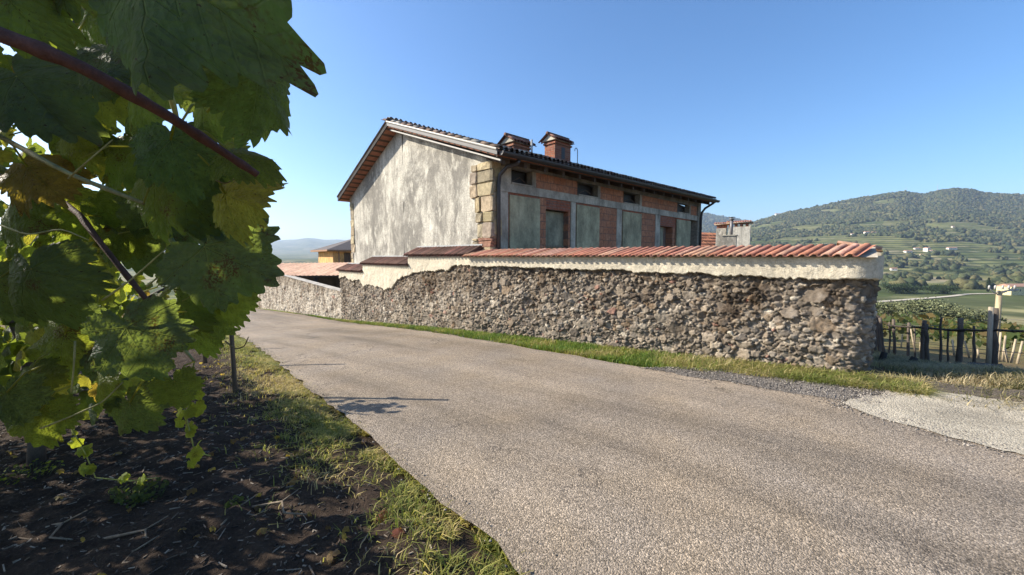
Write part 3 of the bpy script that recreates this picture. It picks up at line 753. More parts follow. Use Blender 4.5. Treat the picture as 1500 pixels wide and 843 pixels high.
mb = MB(); grey = tcol((.20, .135, .10), .35, (.30, .27, .23), .35)
slope = RPt(0, RT)-RPt(0, -EO); sl_len = np.linalg.norm(slope); expo = .33; nrow = int(sl_len/expo)+1
NC = int((S1-S0+.04)/.155)
for i in range(NC):                          # columns follow the slightly rising eave
    s = S0-.02+i*.155
    up = RPt(s, RT)-RPt(s, -EO-.05)
    wave_tiles(mb, RPt(s, -EO-.05, .01), f_, up, 1, .155, .42, nrow, expo, .055, grey, .006, 6, .018)
mb.build('roof_tiles', M['tile'], roof, True)
mb = MB()
up = RPt(0, RT+.001)-RPt(0, 8.05); NR2 = int(np.linalg.norm(up)/expo)+1
wave_tiles(mb, RPt(S0-.02, 8.05, .01), f_, up, NC, .155, .42, NR2, expo, .055, grey, .006, 6, .018)
mb.build('roof_tiles', M['tile'], roof, True)
mb = MB()
for i in range(int((S1-S0)/.3)):              # ridge tiles
    p = RPt(S0+i*.3, RT, .03); mb.tube([p, p+f_*.36+UP*.01], [.09, .075], 10, grey())
mb.build('ridge_tiles', M['tile'], roof, True)
mb = MB(); A, B = RPt(S0, -EO-.03, -.03), RPt(S0, RT, -.03); d = B-A
mb.box(A-f_*.03-UP*.10, d, f_*.028, UP*.10, (.05, .042, .035)); mb.tube([A-f_*.035+UP*.012, B-f_*.035+UP*.012], .03, 8, (.33, .31, .27))
mb.box(A+f_*.06-UP*.215, d, f_*.03, UP*.035, (.30, .28, .24)); mb.build('bargeboard', M['metal'], roof)
mb = MB(); A, B = RPt(S0, RT, -.03), RPt(S0, 8.05, -.03); mb.box(A-f_*.03-UP*.12, B-A, f_*.028, UP*.17, (.035, .03, .028)); mb.build('bargeboard', M['wood'], roof)
mb = MB(); ext = []                           # eaves gutter: half-round trough
for k in range(9):
    a = math.pi+math.pi*k/8; ext.append((math.cos(a)*.085, math.sin(a)*.085))
v = []; 
for s in (S0+.02, S1): v += [RPt(s, -EO-.06, -.055)+nf*(.03+x)+UP*y for x, y in ext]
mb.add(v, [(k, k+1, 9+k+1, 9+k) for k in range(8)]+[tuple(range(8, -1, -1)), tuple(range(9, 18))], (.035, .03, .028))
A = RPt(S0+.02, -EO+.02, -.155); B = RPt(S1, -EO+.02, -.155); mb.box(A-UP*.02, B-A, -nf*.025, UP*.14, (.045, .036, .03)); mb.build('gutter', M['metal'], roof)
mb = MB()
for i in range(18):
    s = -.15+i*.68
    rf = MB(); A = RPt(s, -EO+.06, -.20); B = RPt(s, .05, -.20); rf.box(A-UP*.10, B-A, f_*.09, UP*.13, (.07, .05, .036)); rf.build('rafter', M['wood'], house)
def pipe(pts, name='downpipe'):
    mb = MB(); mb.tube(pts, .045, 10, (.035, .03, .03)); mb.build(name, M['metal'], house, True)
pipe([RPt(.28, -EO-.03, -.14), RPt(.28, -EO+.02, -.24), FP(.17, 3.68, .28), FP(.11, 3.52, .12), FP(.10, 3.3, .09), FP(.10, -.6, .09)])
pipe([RPt(FL+.3, -EO-.03, -.14), RPt(FL+.3, -EO+.02, -.2), FP(FL+.25, 3.72, .22), FP(FL+.18, 3.55, .12), FP(FL+.17, 3.3, .1), FP(FL+.17, -.6, .1)])

brick_c = m_brick('chimney_brick', .22, .065, (.33, .13, .075), (.25, .085, .055), (.26, .2, .15), (.7, -.7), .008)
def chimney(edge, y0, lx, rx, capx, capy, oc, slot=True):
    s, zt = fs(edge, y0, -oc); c0 = FP(s, 0, -oc)
    wf = fs(rx, y0, -oc)[0]-s
    p = onplane(lx, y0, c0, f_); wa = float(np.dot(p-c0, a_))
    zb = RPt(s, oc)[2]-.3
    mb = MB(); mb.box(c0+UP*zb, f_*wf, a_*wa, UP*(zt-zb)); ch = mb.build('chimney', brick_c, house)
    mb = MB(); mb.box(c0-f_*.035-a_*.035+UP*(zt-.10), f_*(wf+.07), a_*(wa+.07), UP*.05); mb.build('brick_course', brick_c, ch)
    if slot:
        mb = MB(); mb.box(c0+f_*wf*.40+UP*(zt-.52)-a_*.004, f_*wf*.22, a_*.03, UP*.36, (.02, .015, .012)); mb.build('smoke_slot', M['metal'], ch)
    o = .075; gz = .17
    q = c0-f_*o-a_*o+UP*zt; wf2, wa2 = wf+2*o, wa+2*o
    mb = MB(); mb.prism([q, q+a_*wa2, q+a_*wa2/2+UP*gz], f_*wf2, (.50, .45, .36)); mb.build('cap_gable', M['stain'], ch)
    mb = MB(); dk = tcol((.19, .085, .06), .3, (.26, .14, .10), .3)
    n = max(2, int((wf2+.1)/.13))
    wave_tiles(mb, q-a_*.05-f_*.05+UP*.0, f_, a_*(wa2/2+.05)+UP*(gz+.03), n, .13, (wa2/2+.07)*1.1, 1, .3, .045, dk, .004, 6)
    wave_tiles(mb, q+a_*(wa2+.05)-f_*.05, f_, -a_*(wa2/2+.05)+UP*(gz+.03), n, .13, (wa2/2+.07)*1.1, 1, .3, .045, dk, .004, 6)
    mb.tube([q+a_*wa2/2+UP*(gz+.045)-f_*.06, q+a_*wa2/2+UP*(gz+.045)+f_*(wf2+.06)], .06, 8, (.14, .08, .06)); mb.build('cap_tiles', M['tile'], ch, True)
    return c0, s, zt
c1 = chimney(813, 205, 798, 836, 800, 184, 1.3); c2 = chimney(752, 208, 738, 776, 742, 192, 1.35, False)
s, z = fs(779, 205, -1.0); mb = MB(); mb.tube([FP(s, RPt(s, 1.0)[2]-.1, -1.0), FP(s, z, -1.0)], .03, 8, (.5, .5, .48)); mb.build('vent_pipe', M['metal'], house)
s, z = fs(846, 222, -.9); zb = RPt(s, .9)[2]-.05
mb = MB(); mb.tube([FP(s, zb, -.9), FP(s, z, -.9)]+[FP(s-.07+.07*math.cos(k), z+.09*math.sin(k), -.9) for k in (.5, 1.2, 1.9, 2.6, 3.3)], .013, 6, (.2, .2, .2)); mb.build('vent_pipe', M['metal'], house)

# ------------------------------------------------------------------ buildings beyond
def simple_tiles(mb, A, B, C_, nrow, pitch, col):
    """tiled slope: eave A->B, up to the ridge at A+C_"""
    L = np.linalg.norm(B-A); wave_tiles(mb, A, B-A, C_, int(L/pitch), pitch, np.linalg.norm(C_)/nrow*1.2, nrow, np.linalg.norm(C_)/nrow, pitch*.17, col, .01, 4)
# tiled lean-to shed
sA = atdepth(340, 405, 25.); sB = atdepth(506, 404, 24.); rA = atdepth(335, 387, 29.)
shed = thing('tiled_shed', 'open shed with a pale orange corrugated tile roof behind the low wall', 'shed', (*((sA+sB)/2)[:2], -1.6))
up = rA-sA; up = up-(sB-sA)*np.dot(up, sB-sA)/np.dot(sB-sA, sB-sA)
uw = np.linspace(0, 1, 700); vw = np.linspace(0, 1, 9); Uw, Vw = np.meshgrid(uw, vw, indexing='ij')      # corrugated sheets in four overlapping courses
Ls = np.linalg.norm(sB-sA); Pw = sA+(sB-sA)*Uw[..., None]+up*Vw[..., None]; Pw[..., 2] += .016*np.cos(Uw*Ls/.27*2*math.pi)+.02*(1-(Vw*4 % 1))+(fbm(Uw*30, Vw*4, 151)-.5)*.03
cw = np.array([.80, .50, .33])*(rng.uniform(.82, 1.12, (60, 4, 1)))
fcw = grid_faces(700, 9); iu = (fcw[:, 0]//9*60//700); iv = (fcw[:, 0] % 9)//2
mesh_obj('roof', Pw.reshape(-1, 3), fcw[:, ::-1], m_tinted('pale_roof_sheets', 5, .2, .9, .05, .003, .05), shed, True, cw[iu, np.minimum(iv, 3)])
ux = (sB-sA)/np.linalg.norm(sB-sA); uy = np.cross(UP, ux)
mb = MB(); mb.box(sA-UP*.10+up*.02, sB-sA, up*.96, UP*.06, (.10, .07, .05)); mb.build('roof_deck', M['wood'], shed)
mb = MB(); bk = sA+uy*3.4; mb.box(bk-UP*3.2, sB-sA, uy*.2, UP*3.6, (.10, .08, .065)); mb.build('back_wall', M['stain'], shed)
for k in (.1, .42, .72, .98):
    mb = MB(); mb.box(sA+(sB-sA)*k+uy*.15-UP*3, ux*.16, uy*.16, UP*2.9, (.05, .04, .035)); mb.build('post', M['wood'], shed)
# orange house behind the gable
oh = thing('orange_house', 'orange rendered house with a dark hipped roof peeping out left of the gable', 'house', (*atdepth(500, 400, 38)[:2], -1.8))
p0 = atdepth(488, 386, 36); ex = np.array([.80, .60, 0]); ey = np.array([-.60, .80, 0])
p0[2] = -1.8; zt = atdepth(488, 367, 36)[2]
mb = MB(); mb.box(p0, ex*7, ey*6, UP*(zt+1.8), (.62, .34, .13)); mb.build('wall', M['stain'], oh)
mb = MB(); q = p0+UP*(zt+1.85)-ex*.6-ey*.6
apex = p0+ex*3.5+ey*3+UP*(zt+3.3)
cs4 = [q, q+ex*8.2, q+ex*8.2+ey*7.2, q+ey*7.2]
mb.add(cs4+[apex], [(0, 1, 4), (1, 2, 4), (2, 3, 4), (3, 0, 4)], (.13, .11, .10)); mb.add([p-UP*.14 for p in cs4]+cs4, [(3, 2, 1, 0), (0, 1, 5, 4), (1, 2, 6, 5), (2, 3, 7, 6), (3, 0, 4, 7)], (.30, .17, .10)); mb.build('roof', M['tile'], oh)
mb = MB(); mb.box(p0+ex*.95+UP*(zt+.3)-ey*.01, ex*.55, -ey*.03, UP*1.3, (.12, .075, .05)); mb.build('door', M['wood'], oh)
mb = MB(); mb.tube([p0+ex*.5-ey*.06+UP*0, p0+ex*.5-ey*.06+UP*(zt+1.8)], .05, 6, (.3, .17, .1)); mb.build('downpipe', M['metal'], oh)

# neighbour house with plastered chimney, right of the farmhouse
nh = thing('neighbour_house', 'low house with an orange tiled roof and plastered chimneys behind the right wall', 'house', (*atdepth(1060, 400, 26)[:2], -2.2))
A = atdepth(985, 372, 24); ex = np.array([.86, .51, 0]); ex = ex/np.linalg.norm(ex); ey = np.array([-ex[1], ex[0], 0])
A = np.array([A[0], A[1], 1.55]); W = 8.
mb = MB(); simple_tiles(mb, A-ex*1., A+ex*9.6, ey*3.2+UP*1.9, 8, .24, tcol((.42, .17, .09), .2)); mb.build('roof', M['tile'], nh, True)
mb = MB(); mb.prism([A-UP*3.0, A+ey*6-UP*3, A+ey*6-UP*.05, A+ey*3+UP*1.7, A-UP*.05], ex*9.4, (.5, .42, .3)); mb.build('wall', M['gable'], nh)
def plchim(px0, px1, ytop, d, wdep, cap, ybot=375):
    c0 = atdepth(px0, ytop, d); w_ = np.linalg.norm(atdepth(px1, ytop, d)-c0); zt = c0[2]
    dx = np.array([.84, -.54, 0]); dy = np.array([.54, .84, 0])
    mb = MB(); mb.box([c0[0], c0[1], -.2], dx*w_, dy*wdep, UP*(zt+.2), (.52, .46, .36)); ch = mb.build('chimney', M['gable'], nh)
    if cap:
        mb = MB()
        for k in range(4): mb.box(np.array([c0[0], c0[1], zt])+dx*(w_*k/4+.03)+dy*.02, dx*.12, dy*(wdep-.04), UP*.2, (.3, .13, .08))
        mb.build('brick_vent', M['tile'], ch)
        mb = MB(); q = np.array([c0[0], c0[1], zt+.2])-dx*.1-dy*.1
        mb.box(q, dx*(w_+.2), dy*(wdep+.2), UP*.05, (.45, .33, .22))
        simple_tiles(mb, q+UP*.06, q+dx*(w_+.2)+UP*.06, dy*(wdep+.2)*.5+UP*.09, 1, .12, tcol((.36, .16, .1), .25)); mb.build('cap', M['tile'], ch, True)
    else:
        mb = MB(); mb.box(np.array([c0[0], c0[1], zt])-dx*.04-dy*.04, dx*(w_+.08), dy*(wdep+.08), UP*.05, (.4, .37, .3)); mb.build('cap', M['stain'], ch)
    return c0, zt, ch
plchim(1067, 1095, 333, 23.5, .7, True); plchim(1049, 1062, 335, 24.2, .5, True)
c0, zt, ch = plchim(1058, 1076, 346, 21.5, .5, False)
mb = MB(); p = atdepth(1071, 346, 21.7); mb.tube([p, p+UP*.85], .075, 10, (.16, .15, .15)); mb.tube([p+UP*.85, p+UP*.92], .13, 10, (.14, .13, .13)); mb.tube([p+UP*.98, p+UP*1.0], .15, 10, (.14, .13, .13)); mb.tube([p+UP*.92, p+UP*.98], .03, 6, (.14, .13, .13)); mb.build('flue_pipe', M['metal'], ch, True)

# ------------------------------------------------------------------ right side: apron, driveway, fence, pole, stakes
def sheet(name, quad, mat, dz, n=40, m=40, label=None, wob=.0):
    q = [np.array(p[:2]) for p in quad]; u = np.linspace(0, 1, n)[:, None, None]; v = np.linspace(0, 1, m)[None, :, None]
    P = (q[0]*(1-u)+q[1]*u)*(1-v)+(q[3]*(1-u)+q[2]*u)*v
    if wob:
        e = np.minimum(np.minimum(u, 1-u), np.minimum(v, 1-v)); P = P+((fbm(P[..., :1]*3, P[..., 1:]*3, 91)-.5)*wob*(e < .02))*np.ones(2)
    Z = height(P[..., 0], P[..., 1])+dz+(fbm(P[..., 0]*8, P[..., 1]*8, 93)-.5)*.012
    return tag(mesh_obj(name, np.concatenate([P, Z[..., None]], -1).reshape(-1, 3), grid_faces(n, m)[:, ::-1], mat, None, True), label, kind='structure')
g = onground
ap = [g(1232, 597), g(1900, 786), g(1900, 658), g(1318, 569)]
sheet('apron', ap, m_gravel('worn_concrete', (.30, .262, .20), (.50, .44, .34), 80, .5), .03, label='pale worn concrete apron beside the lane', wob=.25)
dv = [g(1318, 569), g(1900, 658), g(1700, 600), g(1278, 548)]
sheet('driveway', dv, m_asphalt('shaded_driveway_asphalt', .55), .018, label='asphalt driveway behind the wall corner, coloured dark for the wall shadow')  # low tone puts the wall shadow into the driveway colour
sheet('shoulder', [g(940, 541), g(1250, 592), g(1300, 573), g(1000, 540)], m_gravel('dark_gravel', (.10, .088, .076), (.26, .23, .20), 70), .02, label='dark gravel shoulder between grass and lane', wob=.2)

fence = thing('wooden_fence', 'rough dark wooden post and rail fence on the dry bank by the driveway', 'fence', (*((FA+FB)/2), -.4))
posts = [(1457, 545, 452, 6.4, .062, 0), (1405, 535, 467, 7.6, .07, 3), (1361, 524, 475, 8.4, .06, -6), (1352, 522, 470, 9.2, .065, 3), (1331, 517, 473, 10, .045, 0), (1313, 516, 468, 10.3, .05, -5), (1296, 515, 466, 10.6, .055, -8), (1289, 512, 463, 11, .06, -3), (1283, 511, 462, 11.4, .05, 2), (1378, 528, 465, 7.9, .03, 1)]
posts += [(1303, 515, 472, 10.4, .03, 1), (1341, 519, 478, 9.6, .028, -2), (1388, 531, 482, 7.9, .026, 2), (1428, 538, 478, 7.0, .03, -1)]
for px, yb, yt, d, r, lean in posts:
    b = atdepth(px, yb, d); t = atdepth(px+lean*.8, yt, d); b[2] = min(b[2], hz(b[0], b[1])+.02)-.12; mb = MB()
    pts = [b+(t-b)*k+np.array([random.uniform(-.012, .012), random.uniform(-.012, .012), 0]) for k in np.linspace(0, 1, 7)]
    mb.tube(pts, [r*.72*random.uniform(.85, 1.1)*(1-.15*k/6) for k in range(7)], 9, (.12, .095, .075)); mb.build('post', M['wood'], fence, True)
pale = MB(); b = atdepth(1448, 547, 6.3); t = atdepth(1452, 450, 6.3); b[2] -= .15; pale.tube([b, (b+t)/2, t], [.033, .032, .03], 9, (.36, .30, .22)); tag(pale.build('post', M['wood'], fence, True), 'pale straight post')
def rail(P, r=.032):
    r = r*.62
    mb = MB(); pts = [atdepth(*p) for p in P]; q = []
    for a, b in zip(pts[:-1], pts[1:]):
        for k in (0, .33, .66): q.append(a+(b-a)*k+np.array([0, 0, random.uniform(-.012, .012)]))
    mb.tube(q+[pts[-1]], r, 7, (.06, .05, .042)); mb.build('rail', M['wood'], fence, True)
rail([(1272, 481, 11.6), (1312, 484, 10.2)]); rail([(1300, 477, 10.4), (1356, 481, 8.8), (1412, 485, 7.4)], .036); rail([(1395, 484, 7.5), (1460, 484, 6.3), (1530, 485, 5.5)], .03)
for P in ([(1283, 472, 11.4), (1352, 478, 9.2), (1405, 476, 7.6), (1457, 468, 6.4), (1540, 470, 5.4)], [(1283, 496, 11.4), (1352, 503, 9.2), (1405, 509, 7.6), (1457, 514, 6.4), (1540, 522, 5.4)]):
    mb = MB(); mb.tube([atdepth(*p) for p in P], .0045, 5, (.16, .14, .12)); mb.build('wire', M['metal'], fence, True)
for k, (px, yb, yt, d, lab) in enumerate(((1375, 556, 536, 6.2, 'short black wooden stump standing in the dry grass bank'), (1334, 534, 524, 7.6, 'low slanting dark stub in dry grass left of the stump'), (1292, 530, 516, 8.6, 'dark broken stub leaning at the wall end of the bank'))):
    b = atdepth(px-(0, 4, 3)[k], yb, d); t = atdepth(px+(0, 6, 4)[k], yt, d); b[2] = hz(b[0], b[1])-.08; st = thing('stump', lab, 'stump', b)
    mb = MB(); mb.tube([b, (b+t)/2+np.array([.01, 0, 0]), t], [.07, .06, .055], 9, (.05, .042, .036)); mb.build('stub_wood', M['wood'], st, True)
b = atdepth(1447, 571, 5.9); b[2] = hz(b[0], b[1])
mb = MB(); mb.rough(b-np.array([.18, .08, .05]), np.array([.34, .04, .02]), np.array([-.03, .2, 0]), UP*.13, (.11, .095, .08), .03); tag(mb.build('dark_stone', M['sand']), 'flat dark stone lying in the dry grass below the pale post', 'stone')
# utility pole down the slope
d = 16.; pt = atdepth(1464, 426, d); pb = atdepth(1450, 560, d); pb = np.array([pt[0]+.05, pt[1], hz(pt[0], pt[1])-.2])
pole = thing('utility_pole', 'pale utility pole with a crossarm of insulators standing below the fence', 'pole', pb)
mb = MB(); mb.tube([pb, pt], [.12, .085], 12, (.42, .33, .2)); mb.build('shaft', M['wood'], pole, True)
mb = MB(); L_, R_ = pt+np.array([-.42, .0, -.02]), pt+np.array([.5, 0, .02]); mb.tube([L_+UP*.12, L_*.5+pt*.5-UP*.08, pt-UP*.14, R_*.5+pt*.5-UP*.06, R_+UP*.06], .022, 7, (.40, .38, .34)); mb.tube([pt-UP*.05-np.array([.1, 0, 0]), pt+np.array([.75, 0, .03])], .03, 7, (.36, .34, .3)); mb.build('crossarm', M['metal'], pole, True)
for k in (-.42, -.18, .12, .36, .6):
    mb = MB(); p = pt+np.array([k, 0, .05]); mb.tube([p, p+UP*.1, p+UP*.16], [.03, .036, .02], 8, (.42, .40, .36)); mb.build('insulator', M['metal'], pole, True)
stk = [(1340, 531, 482, -6, 19, 'pale stake leaning hard left seen between the third and fourth fence posts'), (1347, 520, 492, 2, 21, 'short pale stake just right of the hard leaning one'), (1398, 533, 498, -3, 15, 'slim pale stake left of the thick dark fence post'), (1426, 530, 487, 0, 15, 'upright pale stake midway between dark fence post and pale post'), (1421, 530, 500, -8, 15.5, 'crooked pale stake beside the upright midway stake'), (1434, 527, 511, -2, 16, 'shortest pale stake left of the pale fence post'), (1462, 536, 487, 4, 14, 'pale stake close to the right side of the pale fence post'), (1468, 533, 492, 5, 14.5, 'pale stake leaning right beside the pole'), (1477, 533, 511, -5, 14, 'short stake leaning left between two right leaning stakes'), (1480, 536, 497, 8, 14, 'long pale stake leaning right near the picture edge'), (1489, 536, 500, 9, 13.5, 'rightmost pale stake leaning right over red earth'), (1319, 520, 490, 3, 22, 'pale stake behind the leaning fence posts near the wall'), (1326, 520, 498, 6, 22, 'slanting pale stake behind the thin fence post')]
for px, yb, yt, lean, d, lab in stk:
    b = atdepth(px, yb, d); t = atdepth(px+lean, yt, d); b[2] = hz(b[0], b[1])-.1
    o = thing('vineyard_stake', lab, 'stake', b, 'pale stakes in the field below the fence'); mb = MB(); mb.tube([b, t], [.035, .03], 7, (.42, .34, .23)); mb.build('stake_wood', M['wood'], o, True)

# ------------------------------------------------------------------ grass
def blades(name, pts, hmin, hmax, wid, cols, mat, label, lean=.6, droop=.5, seed=1, cat=None):
    rg = np.random.default_rng(seed); n = len(pts)
    h = rg.uniform(hmin, hmax, n)*rg.uniform(.6, 1, n); a = rg.uniform(0, 2*math.pi, n); ln = rg.uniform(.15, lean, n)
    d = np.c_[np.cos(a), np.sin(a), np.zeros(n)]; s = np.c_[-np.sin(a), np.cos(a), np.zeros(n)]*(wid*rg.uniform(.6, 1.3, n))[:, None]
    mid = pts+d*(h*ln*.45)[:, None]+np.c_[0*h, 0*h, h*.6]; tip = pts+d*(h*ln*(1+droop))[:, None]+np.c_[0*h, 0*h, h*(1-.35*ln)]
    V = np.stack([pts-s, pts+s, mid+s*.8, mid-s*.8, tip+s*.12, tip-s*.12], 1).reshape(-1, 3)
    i = np.arange(n)[:, None]*6; fcs = np.concatenate([i+np.array([[0, 1, 2, 3]]), i+np.array([[3, 2, 4, 5]])], 1).reshape(-1, 4)
    c = cols(rg, pts); fcol = np.repeat(c*rg.uniform(.7, 1.3, n)[:, None], 2, 0)
    return tag(mesh_obj(name, V, fcs, mat, None, False, fcol), label, cat, kind='stuff')
def pickcol(pal, patch_seed):
    pal = np.array(pal)
    def f(rg, pts):
        k = np.clip(fbm(pts[:, 0]*1.7, pts[:, 1]*1.7, patch_seed)*1.6-.3+rg.normal(0, .16, len(pts)), 0, .999)
        return pal[(k*len(pal)).astype(int)]
    return f
# strip at the foot of the walls
n = 90000; k = rng.uniform(0, 1, n)**.8
pp = np.r_[np.array([J+a_*19]), np.array([J+a_*SL]), np.array([J]), np.array([E_]), np.array([E_+wd*.45])][:, :2]
L = np.r_[0, np.cumsum(np.hypot(*np.diff(pp, axis=0).T))]; tt = rng.beta(1.25, .85, n)*L[-1]
base = np.c_[np.interp(tt, L, pp[:, 0]), np.interp(tt, L, pp[:, 1])]
nrm = np.where((tt < L[2])[:, None], na[:2], wn_[:2])
edge = -polydist(base[:, 0], base[:, 1], REs[::-1][::6]); wdt = np.abs(edge)
off = -.04+(wdt-.02)*rng.uniform(0, 1, n)**.9*np.where(tt > L[3]-2.2, np.clip(.5+.5*(L[-1]-tt)/3.0, .3, 1), 1.)
P = base+nrm*off[:, None]
dens = fbm(P[:, 0]*2.5, P[:, 1]*2.5, 101); kp = dens+rng.uniform(-.2, .2, n) > .34-.12*(off < .25)
P = P[kp]; te = tt[kp]; pz = height(P[:, 0], P[:, 1])-.02
G1 = [(.33, .28, .12), (.25, .27, .06), (.15, .21, .04), (.12, .19, .035), (.09, .15, .03), (.22, .25, .05)]
G2 = [(.46, .38, .20), (.38, .31, .14), (.26, .25, .08), (.17, .2, .05)]
wdry = te > L[3]-1.7+rng.normal(0, .6, len(te))
blades('grass', np.c_[P, pz][~wdry], .04, .13, .0048, pickcol(G1, 111), M['blade'], 'green grass strip at the foot of the stone walls', .9, .5, 1)
blades('dry_grass', np.c_[P, pz][wdry], .06, .17, .004, pickcol(G2, 112), M['blade'], 'straw coloured dry grass at the foot of the wall corner', 1.3, .8, 2)
# verge between soil and road
n = 230000; t = rng.beta(1.3, 1.1, n)*(NR-1)*.93+3; i = t.astype(int); fr = (t-i)[:, None]
b = LEs[i]*(1-fr)+LEs[np.minimum(i+1, NR-1)]*fr; tg = LEs[np.minimum(i+1, NR-1)]-LEs[np.maximum(i-1, 0)]; tg /= np.hypot(*tg.T)[:, None]
nl = np.c_[-tg[:, 1], tg[:, 0]]; nl *= np.sign((nl*np.array([[-.7, -.7]])).sum(1))[:, None]
off = np.abs(rng.normal(0, 1, n))*.34-.09; P = b+nl*off[:, None]
dens = fbm(P[:, 0]*1.8, P[:, 1]*1.8, 103); kp = (dens+rng.uniform(-.16, .16, n) > .30+.24*np.clip(off, 0, 1.2)) & (P[:, 1] > .8) & (P[:, 1] < 13) & (P[:, 0] > -13)
kp &= (fbm(P[:, 0]*4.5, P[:, 1]*4.5, 107) > .40)
P = P[kp]; dd = off[kp]; pz = soilz(P[:, 0], P[:, 1], np.maximum(dd, .02))-.02
G3 = [(.46, .35, .18), (.45, .36, .15), (.38, .32, .10), (.22, .225, .05), (.15, .175, .04), (.34, .31, .09)]
blades('verge_grass', np.c_[P, pz], .03, .11, .0032, pickcol(G3, 113), M['blade'], 'rough green and yellow grass verge along the left edge of the lane', 1.1, .7, 3)
# dry bank under the fence
n = 40000; k = rng.uniform(-.45, 1.15, n)[:, None]; P = FA+(FB-FA)*k; fd = (FB-FA)/np.linalg.norm(FB-FA)
off = rng.normal(-.25, .5, n); P = P+np.array([fd[1], -fd[0]])*off[:, None]
q = (P[:, 0]-4.43)*.625+(P[:, 1]-4.9)*.78
kp = fbm(P[:, 0]*1.5, P[:, 1]*1.5, 105) > .36
P = P[kp]; G4 = [(.42, .35, .22), (.36, .29, .17), (.26, .22, .12), (.17, .16, .07)]
blades('bank_grass', np.c_[P, height(P[:, 0], P[:, 1])-.03], 0.05, .15, .005, pickcol(G4, 114), M['blade'], 'bleached dry grass on the bank below the wooden fence', 1.2, .7, 4)

# litter on the soil: chips, twigs
n = 15000; P = np.c_[rng.uniform(-6, .3, n), rng.uniform(1.6, 6.5, n)]; dd = polydist(P[:, 0], P[:, 1], LEc); kp = dd > .25; P = P[kp]; dd = dd[kp]; z = soilz(P[:, 0], P[:, 1], dd)
mb = MB(); pal = [(.06, .043, .032), (.10, .073, .05), (.15, .115, .085), (.27, .22, .165), (.035, .026, .021)]
for (x, y), zz in zip(P, z):
    a = random.uniform(0, 6.28); L = random.uniform(.008, .035)*(2.4 if random.random() < .12 else 1); w_ = random.uniform(.0015, .007); u = np.array([math.cos(a), math.sin(a), random.uniform(-.15, .15)])*L; v = np.array([-math.sin(a), math.cos(a), random.uniform(-.3, .3)])*w_
    mb.box(np.array([x, y, zz])-u/2, u, v, UP*random.uniform(.002, .007), random.choice(pal))
tag(mb.build('wood_litter', M['tint']), 'scattered bark chips and cut twigs on the dark soil', kind='stuff')
for k, (px, py, px2, py2, lab) in enumerate(((155, 805, 260, 808, 'bent pale twig lying lowest on the bare soil'), (320, 790, 355, 735, 'forked pale twig on the soil right of the green weeds'), (370, 757, 450, 768, 'long thin pale twig on dark soil near the verge'), (150, 842, 215, 838, 'stout brown twig at the bottom edge on the soil'), (48, 790, 108, 806, 'short curved twig on the soil at far left'))):
    A, B = onground(px, py), onground(px2, py2)
    for p in (A, B): p[2] += .06
    m1 = A*.65+B*.35+np.array([.04, .05, .02]); m2 = A*.3+B*.7+np.array([-.02, -.03, .015]); mb = MB()
    mb.tube([A, m1, m2, B], [.008, .007, .006, .004], 7, (.2, .15, .1)); mb.tube([m1, m1+np.array([.05, .09, .02])], [.005, .003], 6, (.2, .15, .1))
    tag(mb.build('twig', M['cane'], None, True), lab, 'twig')

V, Fc = None, None
def ico1():
    import bmesh
    bm = bmesh.new(); bmesh.ops.create_icosphere(bm, subdivisions=1, radius=1.); V = np.array([v.co[:] for v in bm.verts]); Fc = np.array([[v.index for v in f.verts] for f in bm.faces]); bm.free(); return V, Fc
V, Fc = ico1()
gp = []
A1, A2, A3, A4 = [np.array(k[:2]) for k in (g(940, 541), g(1250, 592), g(1310, 571), g(1000, 540))]
for k in range(1500):
    u, v_ = rng.uniform(0, 1), rng.uniform(-.15, 1.1); gp.append((A1*(1-u)+A2*u)*(1-v_)+(A4*(1-u)+A3*u)*v_)
P0, P1, P2 = [np.array(k[:2]) for k in (g(1232, 597), g(1560, 690), g(1600, 612))]
for k in range(500):
    u = rng.uniform(0, 1); gp.append(P0*(1-u)+P1*u+rng.normal(0, .12, 2))
for k in range(900):
    u = rng.uniform(0, 1); gp.append(P0*(1-u)+A3*u+rng.normal(0, .08, 2))
i_ = rng.integers(120, NR-60, 1800); gp += list(REs[i_]+rng.normal(0, .07, (1800, 2)))
i_ = rng.integers(60, NR-60, 900); gp += list(LEs[i_]+rng.normal(0, .07, (900, 2)))
gp = np.array(gp); n = len(gp); rr_ = rng.uniform(.003, .010, n)
W = V[None]*rr_[:, None, None]*rng.uniform(.6, 1.3, (n, len(V), 1))*np.array([1, 1, .7])+np.c_[gp, height(gp[:, 0], gp[:, 1])+.028][:, None]
Fs = (Fc[None]+(np.arange(n)*len(V))[:, None, None]).reshape(-1, 3); gc = np.array([(.16, .14, .12), (.24, .21, .18), (.34, .30, .25), (.10, .09, .08)])[rng.integers(0, 4, n)]
tag(mesh_obj('loose_gravel', W.reshape(-1, 3), Fs, M['tint'], None, False, np.repeat(gc, len(Fc), 0)), 'loose gravel scattered along the crumbling edges of the lane', kind='stuff')
